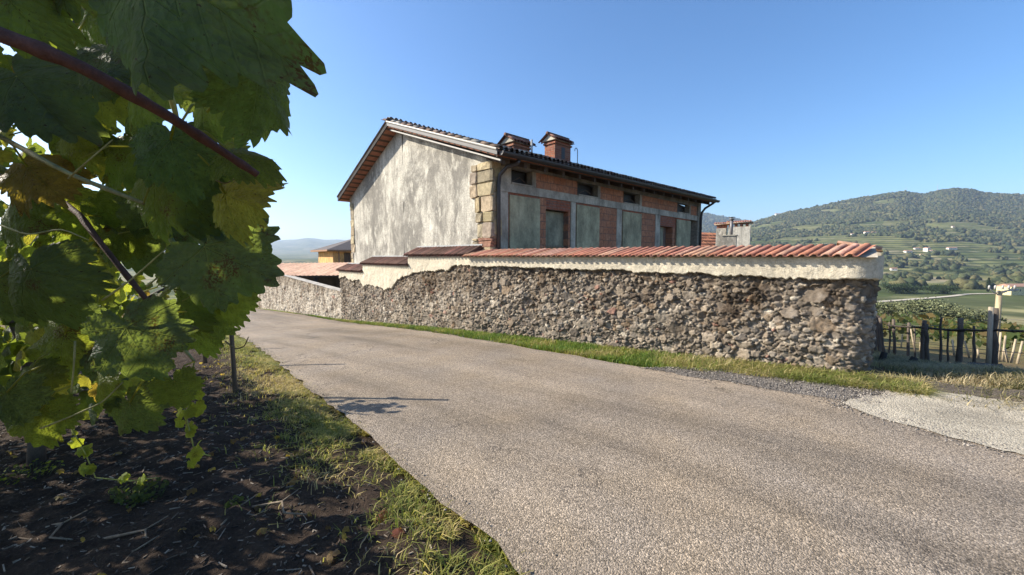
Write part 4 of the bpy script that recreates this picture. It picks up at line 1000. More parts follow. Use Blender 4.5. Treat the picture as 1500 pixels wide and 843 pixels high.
# ------------------------------------------------------------------ grape leaves
def leaf_shape(nr, na_, rg, serr=.06):
    th = np.linspace(-math.pi, math.pi, na_, endpoint=False)
    r = np.full(na_, .42)
    for a, l, w_ in ((0, 1., 38), (52, .88, 34), (-52, .88, 34), (104, .70, 34), (-104, .70, 34)):
        l = l*rg.uniform(.92, 1.06); dlt = np.abs(np.degrees((th-R(a)+math.pi) % (2*math.pi)-math.pi)); r = np.maximum(r, l*(1-.34*(dlt/w_)**1.5*(dlt < 80)-(dlt >= 80)))
    r = np.maximum(r, .4)*(1-.86*np.exp(-((180-np.abs(np.degrees(th)))/15)**2))
    if serr:
        ph = (np.degrees(th)+180)/360*na_/5.; r = r*(1+serr*(1-2.4*np.abs((ph % 1)-.3))+rg.uniform(-.02, .02, na_))
    rr = np.linspace(0, 1, nr+1)[1:]
    x = np.sin(th)[None]*r[None]*rr[:, None]; y = np.cos(th)[None]*r[None]*rr[:, None]
    V = np.r_[[[0, 0]], np.c_[x.ravel(), y.ravel()]]
    f = [(0, 1+(k+1) % na_, 1+k) for k in range(na_)]
    for i in range(nr-1):
        for k in range(na_): f.append((1+i*na_+k, 1+i*na_+(k+1) % na_, 1+(i+1)*na_+(k+1) % na_, 1+(i+1)*na_+k))
    return V, f
def place_leaf(c, size, nrm, tip, rg, nr=5, na_=96, fold=.25, cup=.25, wav=.10):
    """grape leaf: junction at c, blade plane given by its normal and tip direction"""
    V, f = leaf_shape(nr, na_, rg, .11 if na_ > 30 else 0)
    x, y = V[:, 0], V[:, 1]; r2 = x*x+y*y; th = np.arctan2(x, y)
    rip = .035*np.sin(r2**.5*22+th*2)*np.cos(th*7)*r2**.5
    z = rip-cup*r2*.6-fold*np.abs(x)**1.3*.5+wav*np.sin(th*4+rg.uniform(0, 6))*r2+wav*.6*np.sin(th*9+rg.uniform(0, 6))*r2**1.5-.25*rg.uniform(0, 1)*np.maximum(y, 0)**2
    nrm = np.array(nrm, float); nrm /= np.linalg.norm(nrm); tip = np.array(tip, float); tip = tip-nrm*np.dot(tip, nrm); tip /= np.linalg.norm(tip); sx = np.cross(tip, nrm)
    P = np.array(c)+size*(sx*x[:, None]+tip*y[:, None]+nrm*z[:, None])
    return P, f, np.c_[x, y, np.zeros(len(x))+rg.uniform(0, 50)]
class LeafMesh:
    def __init__(s): s.V = []; s.f = []; s.lp = []; s.c = []; s.n = 0
    def add(s, P, f, lp, c):
        s.V.append(P); s.lp.append(lp); s.f += [tuple(i+s.n for i in q) for q in f]; s.c += [c]*len(f); s.n += len(P)
    def petiole(s, a, b, c, r=.0022):
        mb = MB(); m = (np.array(a)+np.array(b))/2+np.array([0, 0, .015]); mb.tube([a, m, b], [r, r, r*.8], 6)
        s.add(np.array(mb.v), mb.f, np.full((len(mb.v), 3), .9), c)
    def build(s, name, parent): return mesh_obj(name, np.concatenate(s.V), s.f, M['leaf'], parent, True, np.array(s.c), {'leafpos': ('FLOAT_VECTOR', np.concatenate(s.lp))})
GREENS = [(.030, .056, .016), (.042, .070, .017), (.018, .040, .026), (.060, .084, .02), (.014, .034, .030)]  # dark teal tones put leaf shade and sky reflection into the colour
YEL = [(.09, .11, .025), (.12, .11, .025), (.12, .065, .025)]
vine = thing('grapevine', 'leafy grapevine in the left foreground with large backlit leaves and arching canes', 'grapevine', (-3.75, 3.05, hz(-3.75, 3.05)))
# trunk and canes
mb = MB(); b = np.array([-3.75, 3.05, hz(-3.75, 3.05)-.05]); mb.tube([b, b+[.06, -.02, .3], b+[-.02, .03, .62], b+[.1, -.05, .95], b+[.3, -.3, 1.35]], [.055, .048, .045, .04, .035], 10, (.10, .075, .055)); mb.build('trunk', M['cane'], vine, True)
def cane(P, r0, r1, col):
    pts = [atdepth(*p) for p in P]; q = []
    for a, b_ in zip(pts[:-1], pts[1:]):
        for k in np.linspace(0, 1, 5)[:-1]: q.append(a+(b_-a)*k)
    q.append(pts[-1]); q = np.array(q); q[1:-1] = (q[:-2]+2*q[1:-1]+q[2:])/4
    rr = np.linspace(r0, r1, len(q)); rr[2::4] *= 1.22
    mb = MB(); mb.tube(q, rr, 10, col); mb.build('cane', M['cane'], vine, True); return q
can = [cane([(-160, 0, .52), (0, 50, .52), (120, 98, .56), (250, 172, .63), (330, 225, .69), (377, 256, .73)], .0105, .0062, (.10, .045, .034)),
       cane([(-100, 150, 1.1), (0, 200, 1.0), (100, 255, .95), (210, 298, .92)], .007, .004, (.22, .20, .09)),
       cane([(-60, 230, 1.5), (105, 300, 1.15), (150, 360, 1.1), (225, 452, 1.08)], .0085, .006, (.10, .05, .035)),
       cane([(225, 452, 1.08), (255, 495, 1.07), (285, 530, 1.06)], .0065, .003, (.24, .23, .09)),
       cane([(250, 350, 1.0), (280, 400, 1.0), (300, 450, 1.0)], .006, .003, (.2, .22, .08)),
       cane([(235, 75, .62), (245, 120, .68), (262, 185, .72)], .0045, .0035, (.30, .30, .10))]
allc = np.concatenate(can)
for P_, r_, c_ in (([(100, 262, .9), (130, 235, .9), (165, 205, .92)], .002, (.30, .26, .10)), ([(150, 440, 1.02), (190, 412, 1.0), (246, 362, .98)], .0024, (.32, .30, .13)), ([(215, 420, 1.0), (245, 395, .98), (272, 365, .97)], .0022, (.30, .30, .12)),
        ([(225, 452, 1.06), (240, 428, 1.04), (268, 402, 1.02)], .0028, (.26, .28, .10)), ([(60, 628, 1.0), (100, 612, 1.0), (150, 590, 1.02), (180, 560, 1.03)], .0022, (.24, .22, .09)), ([(330, 500, .97), (345, 512, .97), (358, 508, .97), (364, 494, .97)], .0018, (.12, .09, .04)),
        ([(60, 60, .6), (95, 45, .62), (110, 30, .66)], .0026, (.12, .06, .04)), ([(310, 262, .8), (330, 270, .8), (345, 262, .82)], .0014, (.2, .15, .07)), ([(0, 330, .95), (40, 345, .95), (90, 335, .97), (130, 352, 1.0)], .002, (.3, .28, .12)), ([(110, 500, .95), (108, 540, .95), (104, 575, .96)], .002, (.3, .28, .12))):
    cane(P_, r_, r_*.6, c_)
# hand-placed leaves: junction px, junction py, depth, size (m), tip angle in the picture (0 = down, 90 = right), tilt right, tilt up, colour index
HERO = [(212, -58, .50, .178, 60, -.2, .3, 4), (378, 112, .58, .09, 6, 1.3, .1, 2), (300, 150, .80, .10, 60, -.5, .5, 3), (340, 225, .80, .085, 100, .2, 1.1, 1),
        (25, 112, .98, .20, 50, .2, .5, 4), (90, -115, .58, .13, 45, .3, .4, 3), (-30, -60, .56, .13, 30, .1, .5, 1), (250, 205, .80, .12, 15, .3, .2, 2), (235, 250, .95, .17, 45, -.1, .5, 1), (330, 285, .88, .115, 65, -.3, .4, 6),
        (300, 362, .95, .18, 68, .4, .2, 4), (45, 395, .95, .16, 25, .1, .2, 2), (185, 480, .85, .14, 15, .3, .1, 4), (-5, 410, 1.0, .12, 30, .3, .2, 2), (262, 425, 1.2, .15, 30, -.5, .3, 1),
        (40, 550, 1.15, .11, 35, -.2, .5, 3), (255, 560, .95, .075, 5, .8, .2, 1), (150, 550, 1.1, .10, 10, -.4, .4, 3), (200, 110, .90, .14, 20, -.3, .4, 3), (40, 245, 1.05, .13, 50, .2, .6, 7),
        (185, 335, 1.25, .14, 20, .4, .2, 4), (110, 190, 1.1, .14, -20, -.2, .3, 5), (120, 300, 1.25, .13, -30, .5, .2, 1), (20, 300, 1.1, .15, 10, -.3, .3, 0), (95, 490, 1.2, .15, -10, .2, .3, 3),
        (200, 215, 1.1, .14, 10, .3, .3, 1), (310, 230, 1.0, .12, 30, -.4, .5, 3), (10, 575, 1.05, .10, 20, .4, .2, 4), (190, 590, 1.1, .11, 30, .3, .2, 2), (330, 425, 1.25, .12, 10, -.3, .2, 3),
        (60, 600, 1.1, .11, 0, .4, .3, 1), (280, 305, 1.2, .13, 40, .3, .3, 4), (130, 20, 1.0, .15, 10, -.3, .3, 1), (160, 70, .95, .14, 40, .1, .7, 4), (285, 470, 1.25, .12, 20, .2, .3, 1), (250, 340, 1.25, .12, 10, -.5, .3, 3),
        (90, 340, 1.35, .14, 20, .2, .4, 6), (150, 130, 1.2, .13, 60, .4, .3, 5)]
PAL = GREENS+YEL
for px, py, d, sz, ang, tr, tu, ci in HERO:
    c = atdepth(px, py, d); rg = np.random.default_rng(int(px*7+py*13+999)); sz *= .93
    a = R(ang); tip = np.array([math.sin(a), rg.uniform(-.35, .35), -math.cos(a)])
    nrm = np.array([tr, -1., tu])
    P, f, lp = place_leaf(c, sz, nrm, tip, rg, 7, 160, rg.uniform(.1, .8), rg.uniform(.1, .8), rg.uniform(.08, .19))
    L = LeafMesh(); col = tuple(np.array(PAL[ci])*rg.uniform(.85, 1.15)); L.add(P, f, lp, col)
    near = allc[np.argmin(((allc-c)**2).sum(1)+((allc-c)[:, 1] < 0)*.0)]
    e = c+(near-c)*min(1, .12/np.linalg.norm(near-c)); L.petiole(c, e, (.16, .17, .06))
    L.build('leaf', vine)
# the mass of smaller, deeper leaves
HULL = np.array([(-400, -400), (395, -400), (400, 60), (412, 130), (400, 225), (350, 262), (355, 285), (392, 312), (390, 345), (375, 365), (395, 400), (350, 455), (318, 505), (275, 540), (235, 600), (150, 625), (60, 640), (-400, 660)])
def inhull(px, py):
    n = len(HULL); c = False; j = n-1
    for i in range(n):
        xi, yi = HULL[i]; xj, yj = HULL[j]
        if (yi > py) != (yj > py) and px < (xj-xi)*(py-yi)/(yj-yi)+xi: c = not c
        j = i
    return c
def rand_leaf(L, c, rg, smin=.055, smax=.10, seg=(3, 40)):
    sz = rg.uniform(smin, smax); tip = np.array([rg.normal(0, .6), rg.normal(0, .6), -1.]); nrm = np.array([rg.normal(-.1, .8), rg.normal(-.5, .8), rg.uniform(.0, 1.)])
    P, f, lp = place_leaf(c, sz, nrm, tip, rg, seg[0], seg[1], rg.uniform(.1, .7), rg.uniform(.1, .7), .12)
    col = np.array(PAL[rg.choice(8, p=[.2, .2, .1, .2, .1, .1, .07, .03])])*rg.uniform(.8, 1.25); L.add(P, f, lp, tuple(col))
def shade_ok(c):
    """keep a leaf only where its shadow ends on the soil or verge, as in the photograph"""
    zr = max(c[2]-.05, 0)/math.tan(SUN_EL); ex, ey = c[0]-sd[0]*zr, c[1]-sd[1]*zr
    if ey < 1.6 or ey > 9: return True
    xe = np.interp(ey, LEs[::-1, 1] if LEs[0, 1] > LEs[-1, 1] else LEs[:, 1], LEs[::-1, 0] if LEs[0, 1] > LEs[-1, 1] else LEs[:, 0])
    return ex < xe-(.42 if ey < 3.1 else .0 if ey < 4.3 else .6)
L = LeafMesh(); rg = np.random.default_rng(77); cnt = 0; guard = 0
while cnt < 400 and guard < 60000:            # near zone, just behind the hand-placed leaves
    guard += 1
    px, py, d = rg.uniform(-150, 400), rg.uniform(-150, 640), rg.uniform(1.15, 2.1)
    if not inhull(px+25, py+45) or not inhull(px, py): continue
    c = atdepth(px, py, d)
    if c[2] > 2.9 or c[2] < .5 or not shade_ok(c): continue
    rand_leaf(L, c, rg, .035, .09, (4, 60)); cnt += 1
cnt = 0; guard = 0
while cnt < 1250 and guard < 60000:            # canopy over the trunk
    guard += 1
    c = np.array([rg.uniform(-6.2, -1.7), rg.uniform(2.0, 4.3), rg.uniform(.65, 2.3)])
    px, py = proj(c)
    if (px > -60 and not (inhull(px+20, py+20) and inhull(px, py))) or not shade_ok(c): continue
    rand_leaf(L, c, rg, .065, .11, (2, 28)); cnt += 1
cnt = 0
while cnt < 720:                              # added out-of-view leaves that keep the sun off the near ones
    c = np.array([rg.uniform(-4.0, -1.1), rg.uniform(-.3, 2.3), rg.uniform(.6, 4.0)])
    if c[1] > 0 and proj(c)[0] > -60 or not .3 < c[2]+.6*c[0] < 2.35 or not shade_ok(c): continue
    rand_leaf(L, c, rg, .08, .125, (2, 24)); cnt += 1
L.build('foliage', vine)['kind'] = 'stuff'
# young hanging shoots with small bright leaves
def shoot(P, nleaf, seed, smin=.02, smax=.035):
    q = [atdepth(*p) for p in P]; mb = MB(); mb.tube(q, [.002]*len(q), 6, (.28, .30, .08)); s = mb.build('shoot', M['cane'], vine, True); rg = np.random.default_rng(seed)
    for k in range(nleaf):
        t = rg.uniform(.05, 1)*(len(q)-1); i = min(int(t), len(q)-2); c = q[i]+(q[i+1]-q[i])*(t-i)+rg.normal(0, .012, 3)
        L = LeafMesh(); P_, f, lp = place_leaf(c, rg.uniform(smin, smax), [rg.normal(-.2, .5), -1, rg.normal(.6, .4)], [rg.normal(0, .7), rg.normal(0, .4), -.7], rg, 3, 40, .4, .3, .12)
        L.add(P_, f, lp, tuple(np.array((.16, .21, .035))*rg.uniform(.8, 1.2))); L.build('leaf', s)
shoot([(285, 530, 1.06), (278, 555, 1.07), (277, 590, 1.08), (272, 622, 1.09)], 7, 5)
shoot([(270, 600, 1.2), (280, 640, 1.22), (285, 662, 1.24), (308, 668, 1.25)], 8, 6, .018, .03)
shoot([(95, 610, 1.3), (125, 665, 1.35), (140, 700, 1.4), (190, 705, 1.45), (230, 700, 1.5)], 11, 8, .02, .034)

# other vines of the vineyard and their posts
def row_vine(x, y, lab, n, seed, spread=(1.2, .7), z0=.8, z1=2.0, hull=True):
    b = np.array([x, y, hz(x, y)]); v = thing('grapevine', lab, 'grapevine', b, 'vines of the vineyard left of the lane'); rg = np.random.default_rng(seed)
    mb = MB(); mb.tube([b-UP*.05, b+[.03, .04, .4], b+[-.04, 0, .8], b+[.1, .05, 1.2], b+[.5, .05, 1.4]], [.045, .04, .035, .03, .02], 8, (.10, .075, .055)); mb.build('trunk', M['cane'], v, True)
    L = LeafMesh(); k = 0; guard = 0
    while k < n and guard < n*30:
        guard += 1
        c = b+np.array([rg.uniform(-spread[0], spread[0]), rg.uniform(-spread[1], spread[1]), rg.uniform(z0, z1)])
        px, py = proj(c)
        if (c[1] > 0 and px > 0 and not (inhull(px+25, py+15) and inhull(px, py))) or not shade_ok(c): continue
        rand_leaf(L, c, rg, .07, .11, (2, 24)); k += 1
    f = L.build('foliage', v); f['kind'] = 'stuff'
row_vine(-4.5, 4.7, 'grapevine behind the slender post at the edge of the vineyard', 240, 201)
row_vine(-6.6, 5.4, 'grapevine farther back in the row behind the near leaves', 200, 202)
row_vine(-6.3, 3.0, 'grapevine at the left edge whose leaves shade the soil', 460, 203)
row_vine(-9.2, 6.3, 'grapevine farthest down the lane hidden behind leaves', 160, 204)
def vpost(px, py, d, top, r, lab, lean=(0, 0)):
    b = atdepth(px, py, d); b = np.array([b[0], b[1], hz(b[0], b[1])-.1]); p = thing('vine_post', lab, 'post', b, 'posts of the vineyard row')
    mb = MB(); mb.tube([b, b+np.array([lean[0]*.5, lean[1]*.5, top*.5]), b+np.array([lean[0], lean[1], top])], [r, r*.95, r*.9], 8, (.16, .13, .10)); mb.build('post_wood', M['wood'], p, True); return p
vpost(345, 575, 4.75, 1.85, .026, 'slender grey wooden post at the verge below the big right leaf', (-.04, .02))
vpost(300, 520, 6.6, 1.8, .03, 'slender post hidden behind leaves down the lane', (0, 0))
vpost(268, 492, 8.6, 1.8, .03, 'slender post farthest down the lane behind leaves', (0, 0))

v = [o for o in bpy.data.objects if o.get('label', '').startswith('grapevine behind the slender post')][0]
L = LeafMesh(); rg = np.random.default_rng(88)
for k in range(60): rand_leaf(L, np.array([-3.45, 4.5, 1.22])+rg.normal(0, 1, 3)*np.array([.2, .13, .13]), rg, .05, .09, (2, 24))
L.build('shoot_leaves', v)['kind'] = 'stuff'
# low weeds on the soil
def weed(px, py, lab, n, seed, hgt=.10, wid=.16, col=(.05, .085, .03), leaf=.018):
    b = onground(px, py); w_ = thing('weed_clump', lab, 'weed', b); rg = np.random.default_rng(seed); L = LeafMesh(); st = MB()
    for k in range(n):
        a = rg.uniform(0, 6.28); r = wid*rg.uniform(0, 1)**.6; c = b+np.array([math.cos(a)*r, math.sin(a)*r*.8, .05+rg.uniform(.01, hgt)])
        P_, f, lp = place_leaf(c, leaf*rg.uniform(.6, 1.3), [rg.normal(0, .6), rg.normal(-.3, .5), 1], [math.cos(a), math.sin(a), rg.normal(0, .4)], rg, 2, 14, .2, .2, .1); L.add(P_, f, lp, tuple(np.array(col)*rg.uniform(.7, 1.3)))
        st.tube([b+(c-b)*np.array([.7, .7, 0])+UP*.02, c], .0012, 4, (.08, .1, .04))
    L.build('leaves', w_)['kind'] = 'stuff'; st.build('stems', M['cane'], w_)['kind'] = 'stuff'
weed(205, 742, 'dark green leafy weed clump on the shaded soil', 150, 301)
weed(45, 705, 'sunlit yellow green weed tuft at the left edge', 90, 302, .05, .2, (.14, .19, .03), .014)
weed(345, 757, 'tiny green weed tuft right of the dark clump', 40, 303, .05, .06)
# fallen leaves
for k, (px, py, lab) in enumerate(((487, 833, 'curled pale brown fallen leaf at the bottom of the verge'), (425, 722, 'small ochre fallen leaf on the soil'), (380, 665, 'yellowish fallen leaf beside the grass verge'), (560, 770, 'reddish fallen leaf in the verge grass'), (585, 800, 'rust red fallen leaf lowest in the verge grass'))):
    c = onground(px, py)+UP*.07; rg = np.random.default_rng(400+k); L = LeafMesh(); P_, f, lp = place_leaf(c, .05, [rg.normal(0, .3), -.5, 1], [rg.normal(), rg.normal(), .1], rg, 4, 56, .6, .7, .2)
    L.add(P_, f, lp, [(.26, .18, .11), (.25, .15, .06), (.22, .19, .07), (.2, .07, .05), (.18, .06, .045)][k]); tag(L.build('fallen_leaf', None), lab, 'leaf')

L = LeafMesh(); rg = np.random.default_rng(611); k = 0
while k < 170:
    x, y = rg.uniform(-6, .4), rg.uniform(1.7, 7); dd = polydist(np.array([x]), np.array([y]), LEc)[0]
    if dd < -.12 or (dd > 1.2 and rg.uniform() < .5): continue
    c = np.array([x, y, float(soilz(np.array(x), np.array(y), np.array(max(dd, .05))))+.03])
    P_, f, lp = place_leaf(c, rg.uniform(.018, .04), [rg.normal(0, .5), rg.normal(0, .5), 1], [rg.normal(), rg.normal(), .1], rg, 3, 28, .8, .8, .25)
    L.add(P_, f, lp, tuple(np.array([(.20, .13, .07), (.15, .09, .05), (.24, .18, .08), (.12, .07, .05)][rg.integers(0, 4)])*rg.uniform(.7, 1.2))); k += 1
tag(L.build('leaf_litter', None), 'dry brown leaves strewn over the soil and verge', kind='stuff')
# ------------------------------------------------------------------ valley: trees, woodland, houses
ICO = None
def ico():
    global ICO
    if ICO is None:
        import bmesh
        bm = bmesh.new(); bmesh.ops.create_icosphere(bm, subdivisions=2, radius=1.); V = np.array([v.co[:] for v in bm.verts]); Fc = np.array([[v.index for v in f.verts] for f in bm.faces]); bm.free(); ICO = (V, Fc)
    return ICO
def crowns(P, rad, cols, seed, vs=1.15):
    """many uneven tree crowns in one mesh"""
    V, Fc = ico(); rg = np.random.default_rng(seed); n = len(P)
    k = rg.uniform(.5, 1.35, (n, len(V), 1)); W = V[None]*k*rad[:, None, None]*np.array([1, 1, vs])+P[:, None]
    Fs = (Fc[None]+(np.arange(n)*len(V))[:, None, None]).reshape(-1, 3)
    fc_ = np.repeat(cols, len(Fc), 0)*rg.uniform(.9, 1.12, (n*len(Fc), 1))
    return W.reshape(-1, 3), Fs, fc_
n = 105000; Y = 330+1500*rng.uniform(0, 1, n)**.85; t = rng.uniform(.42, 1.75, n); X = t*Y
dens = fbm(X/150, Y/95, 131, 4); zc = height(X, Y)
up_ = sstep(560, 1500, Y)
kp = (dens > .645-.22*up_+rng.uniform(-.04, .04, n))
kp |= (fbm(X/40, Y/40, 133) > .69)
X, Y, zc = X[kp], Y[kp], zc[kp]; n = len(X); rd = rng.uniform(1.7, 4.6, n)*np.where(rng.uniform(0, 1, n) < .1, 1.35, 1.)
pal = np.array([(.042, .054, .026), (.054, .066, .03), (.07, .08, .036), (.034, .046, .026), (.09, .09, .04), (.10, .092, .042)])
W, Fs, fc_ = crowns(np.c_[X, Y, zc+rd*.45], rd, pal[rng.integers(0, 6, n)], 1)
tag(mesh_obj('woodland', W, Fs, M['crown'], None, False, fc_), 'broken woodland covering the far hillside', kind='stuff')
print('crowns', n)
# woods on the more distant ridge
n = 5000; Y = rng.uniform(2300, 3500, n); X = rng.uniform(.2, .95, n)*Y; rd = rng.uniform(7, 14, n)
W, Fs, fc_ = crowns(np.c_[X, Y, height(X, Y)+2], rd, pal[rng.integers(0, 5, n)], 2); tag(mesh_obj('distant_woodland', W, Fs, M['crown'], None, False, fc_), 'woodland on the bluish ridge behind the chimneys', kind='stuff')
# vineyard and scrub on the slope just below the fence
n = 0; rows = []
for k in range(26):
    q0 = 20+k*3.2
    for s in np.arange(-14, 80, .55): rows.append((4.43+.625*q0+.78*s, 4.9+.78*q0-.625*s))
rows = np.array(rows); rows = rows[(rows[:, 0]/rows[:, 1] > .75) & (rows[:, 0]/rows[:, 1] < 1.7) & (rows[:, 1] > 14)]; rows = rows+rng.normal(0, .18, rows.shape)
kp = fbm(rows[:, 0]*.35, rows[:, 1]*.35, 141) > .3; rows = rows[kp]
def leafcards(P, spread, per, size, cols, seed):
    rg = np.random.default_rng(seed); C = np.repeat(P, per, 0)+rg.normal(0, 1, (len(P)*per, 3))*np.array(spread); m = len(C)
    u = rg.normal(0, 1, (m, 3)); u /= np.linalg.norm(u, axis=1)[:, None]; v = np.cross(u, rg.normal(0, 1, (m, 3))); v /= np.linalg.norm(v, axis=1)[:, None]; s = size*rg.uniform(.6, 1.4, m)[:, None]
    V = np.stack([C-u*s, C+v*s*.6, C+u*s, C-v*s*.6], 1).reshape(-1, 3); return V, np.arange(m*4).reshape(-1, 4), cols[rg.integers(0, len(cols), m)]*rg.uniform(.7, 1.3, (m, 1))
vp = np.array([(.06, .085, .025), (.085, .10, .03), (.12, .11, .035), (.05, .07, .02), (.14, .10, .04)])
V, fcs, fcol = leafcards(np.c_[rows, height(rows[:, 0], rows[:, 1])+1.05], (.25, .25, .35), 7, .2, vp, 5)
tag(mesh_obj('vineyard_rows', V, fcs, M['blade'], None, False, fcol), 'rows of vines in autumn leaf on the slope below the fence', kind='stuff')

def tree(px, py, d, hgt, rad_, lab, seed, col=(.045, .065, .022), group=None, name='bushy_tree', slim=1.):
    if d is None: b = onground(px, py)
    else: b = atdepth(px, py, d); b[2] = hz(b[0], b[1])
    t = thing(name, lab, 'tree', b, group); rg = np.random.default_rng(seed)
    mb = MB(); mb.tube([b-UP*.3, b+UP*hgt*.3, b+UP*hgt*.7], [hgt*.035, hgt*.028, hgt*.01], 7, (.08, .065, .05))
    for k in range(4):
        a = rg.uniform(0, 6.28); q = b+UP*hgt*rg.uniform(.25, .4); mb.tube([q, q+np.array([math.cos(a)*rad_*.6, math.sin(a)*rad_*.6, hgt*.3])], [hgt*.015, hgt*.006], 5, (.08, .065, .05))
    mb.build('trunk', M['wood'], t)
    nl = 14; cl = b+UP*hgt*.58+rg.normal(0, 1, (nl, 3))*np.array([rad_*.42, rad_*.42, hgt*.17*slim]); cl[:, 2] = np.clip(cl[:, 2], b[2]+hgt*.22, b[2]+hgt*.9)
    V, fcs, fcol = leafcards(cl, (rad_*.26,)*2+(hgt*.10,), 230, rad_*.05, np.array([col, np.array(col)*1.35, np.array(col)*.75]), seed)
    mesh_obj('crown', V, fcs, M['crown'], t, False, fcol)
TR = [(1313, 430, 7, 8, 'large round dark tree clump leftmost in the valley beside the wall end'), (1330, 429, 6, 6, 'dark round tree just right of the large clump in the valley'), (1365, 430, 6, 7, 'broad dark tree in the valley left of the cypress'), (1385, 431, 5.5, 6, 'dark tree between the broad one and the pale lane'), (1350, 400, 7, 8, 'tree on the lower hillside terrace above the broad tree'), (1400, 403, 8, 9, 'full tree on the hillside terrace left of the cypress top'), (1425, 400, 8, 8, 'full tree on the terrace directly above the cypress'), (1480, 395, 9, 10, 'large tree on the terrace above the yellow building')]
for k, (px, py, h_, r_, lab) in enumerate(TR): tree(px, py, None, h_, r_, lab, 500+k, (.036, .055, .024), 'trees in the valley')
for k, (px, d, h_, r_, lab) in enumerate(((1322, 95, 4.4, 3.8, 'pale green bushy tree behind the fence nearest the wall'), (1345, 88, 4.6, 4.2, 'second pale bushy tree from the wall beyond the fence'), (1368, 92, 5.2, 4.4, 'tallest bushy tree behind the middle of the fence'), (1392, 85, 3.9, 4, 'bushy tree right of the tallest beyond the fence'), (1416, 88, 4.0, 4.2, 'bushy tree beyond the fence just left of the pole'), (1300, 90, 4, 3.6, 'bushy tree partly hidden by the wall corner'))):
    tree(px, 470, d, h_, r_, lab, 540+k, (.13, .14, .07), 'bushy trees beyond the fence')
b = onground(1447, 428); t = thing('cypress', 'slim dark cypress standing left of the yellow building', 'tree', b); H_ = 10.5
rg = np.random.default_rng(9); zc = rg.uniform(.05, 1, 900); rr = 1.25*np.sin(np.clip(zc*1.0, 0, 1)*math.pi)**.6*(1-.45*zc); an = rg.uniform(0, 6.28, 900)
V, fcs, fcol = leafcards(b+np.c_[np.cos(an)*rr*rg.uniform(.5, 1, 900), np.sin(an)*rr*.8, zc*H_], (.1, .1, .2), 2, .4, np.array([(.022, .035, .018), (.03, .045, .02)]), 9)
mesh_obj('crown', V, fcs, M['crown'], t, False, fcol); mb = MB(); mb.tube([b-UP*.3, b+UP*H_*.8], [.25, .05], 7, (.08, .06, .05)); mb.build('trunk', M['wood'], t)

def farhouse(px, py, w_, dp, h_, lab, wall=(.62, .58, .5), roofc=(.36, .2, .14), ang=.2, name='distant_house', wins=2):
    b = onground(px, py); hs = thing(name, lab, 'house', b, 'houses across the valley'); ex = np.array([math.cos(ang), math.sin(ang), 0]); ey = np.array([-math.sin(ang), math.cos(ang), 0])
    o_ = b-ex*w_/2-UP*1.5; mb = MB(); mb.box(o_, ex*w_, ey*dp, UP*(h_+1.5), wall); mb.build('wall', M['stain'], hs)
    mb = MB(); q = o_+UP*(h_+1.5)-ex*.4-ey*.5; mb.prism([q, q+ey*(dp+1), q+ey*(dp+1)/2+UP*dp*.22], ex*(w_+.8), roofc); mb.build('roof', M['tile'], hs)
    for k in range(wins):
        mb = MB(); mb.box(o_+ex*w_*(k+.6)/(wins+.2)+UP*(h_*.45+1.5)-ey*.03, ex*.9, ey*.06, UP*1.3, (.05, .045, .04)); mb.build('window', M['metal'], hs)
FH = [(1361, 369, 9, 7, 7, 'tall white house in the hamlet on the hill'), (1367, 371, 8, 6, 4.5, 'lower white house touching the tall white one'), (1332, 371, 12, 6, 4, 'long low white house left of the hamlet'), (1353, 376, 7, 5, 3.5, 'small white outbuilding below the hamlet'), (1396, 366, 14, 6, 3.5, 'long pale house at the right of the hamlet'), (1397, 334, 5, 5, 4, 'lone white house high on the wooded hill'), (1271, 343, 10, 7, 5, 'white house left of the pair on the middle hill'), (1281, 343.5, 8, 6, 5, 'white house right in the pair on the middle hill'), (1249, 345, 5, 5, 4, 'tiny white house in trees left of the pair'), (1141, 316.5, 22, 10, 8, 'large pale building high on the left shoulder of the hill'), (1124, 345, 9, 7, 5, 'pale house low on the hill right of the chimneys'), (1114, 346, 8, 7, 4, 'small white house nearest the chimneys'), (1310, 397, 7, 5, 3.5, 'small pale house just above the wall end'), (1345, 366, 10, 5, 3, 'pale low shed behind the tall white house')]
for k, (px, py, w_, dp, h_, lab) in enumerate(FH): farhouse(px, py, w_, dp, h_, lab, ang=random.uniform(-.4, .4), wins=2)
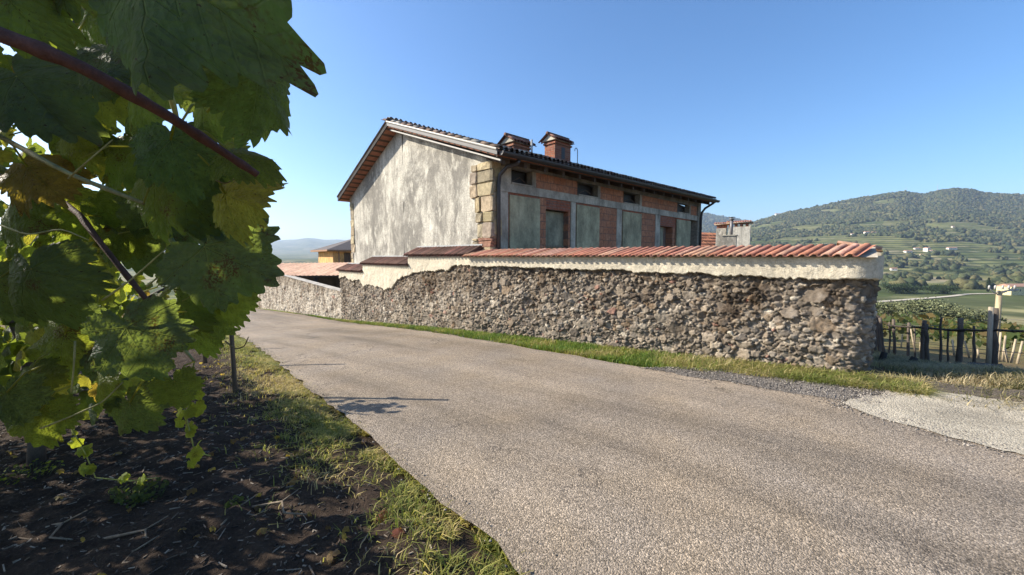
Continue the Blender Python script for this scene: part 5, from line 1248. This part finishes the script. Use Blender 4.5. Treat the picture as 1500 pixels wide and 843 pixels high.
farhouse(1497, 433, 17, 8, 6, 'pale yellow building at the right edge beyond the pole', (.62, .52, .28), (.38, .22, .15), .1, 'yellow_building', 4)
for px, yb, yt, lab in ((1373, 282, 270, 'tall thin lattice mast on the hilltop'), (1327, 283, 275, 'short thin mast on the hill left of the tall one')):
    b = atdepth(px, yb, 1640); b[2] = hz(b[0], b[1])-1; t = atdepth(px, yt, 1640); m_ = thing('mast', lab, 'mast', b); mb = MB(); mb.tube([b, np.array([b[0], b[1], t[2]])], [.8, .35], 6, (.35, .35, .36)); mb.build('mast_pole', M['metal'], m_)
# pale farm track across the valley, built on the ground it crosses
tp = [onground(*p) for p in ((1285, 443), (1320, 440.5), (1360, 437.5), (1395, 434.5), (1418, 431.5), (1440, 431), (1475, 431))]
L = []; 
for A, B in zip(tp[:-1], tp[1:]):
    for k in np.linspace(0, 1, 12)[:-1]: L.append(A*(1-k)+B*k)
L = np.array(L); L[:, 2] = height(L[:, 0], L[:, 1])+.35; wv = np.array([0, 2.2, 0])
Q = np.stack([L-wv, L+wv], 1); Q[..., 2] = height(Q[..., 0], Q[..., 1])+.35
tk = NT('pale_gravel'); tag(mesh_obj('farm_track', Q.reshape(-1, 3), grid_faces(len(L), 2)[:, ::-1], tk.done(tk.bsdf(tk.mix(tk.noise(.3), (.42, .36, .26), (.5, .45, .36)), .95)), None, True), 'pale gravel track crossing the valley floor', kind='structure')

# ------------------------------------------------------------------ air between here and the hills
mb = MB(); mb.box((-12500, -12500, -90), (25000, 0, 0), (0, 25000, 0), (0, 0, 420)); hzm = bpy.data.materials.new('air_haze'); hzm.use_nodes = True; nt = hzm.node_tree; nt.nodes.clear()
ho = nt.nodes.new('ShaderNodeOutputMaterial'); hv = nt.nodes.new('ShaderNodeVolumePrincipled'); hv.inputs['Color'].default_value = (.62, .76, .96, 1); hv.inputs['Density'].default_value = .00013; hv.inputs['Anisotropy'].default_value = .2
nt.links.new(hv.outputs[0], ho.inputs['Volume'])
tag(mb.build('haze', hzm), 'thin blue haze filling the valley air', kind='stuff')
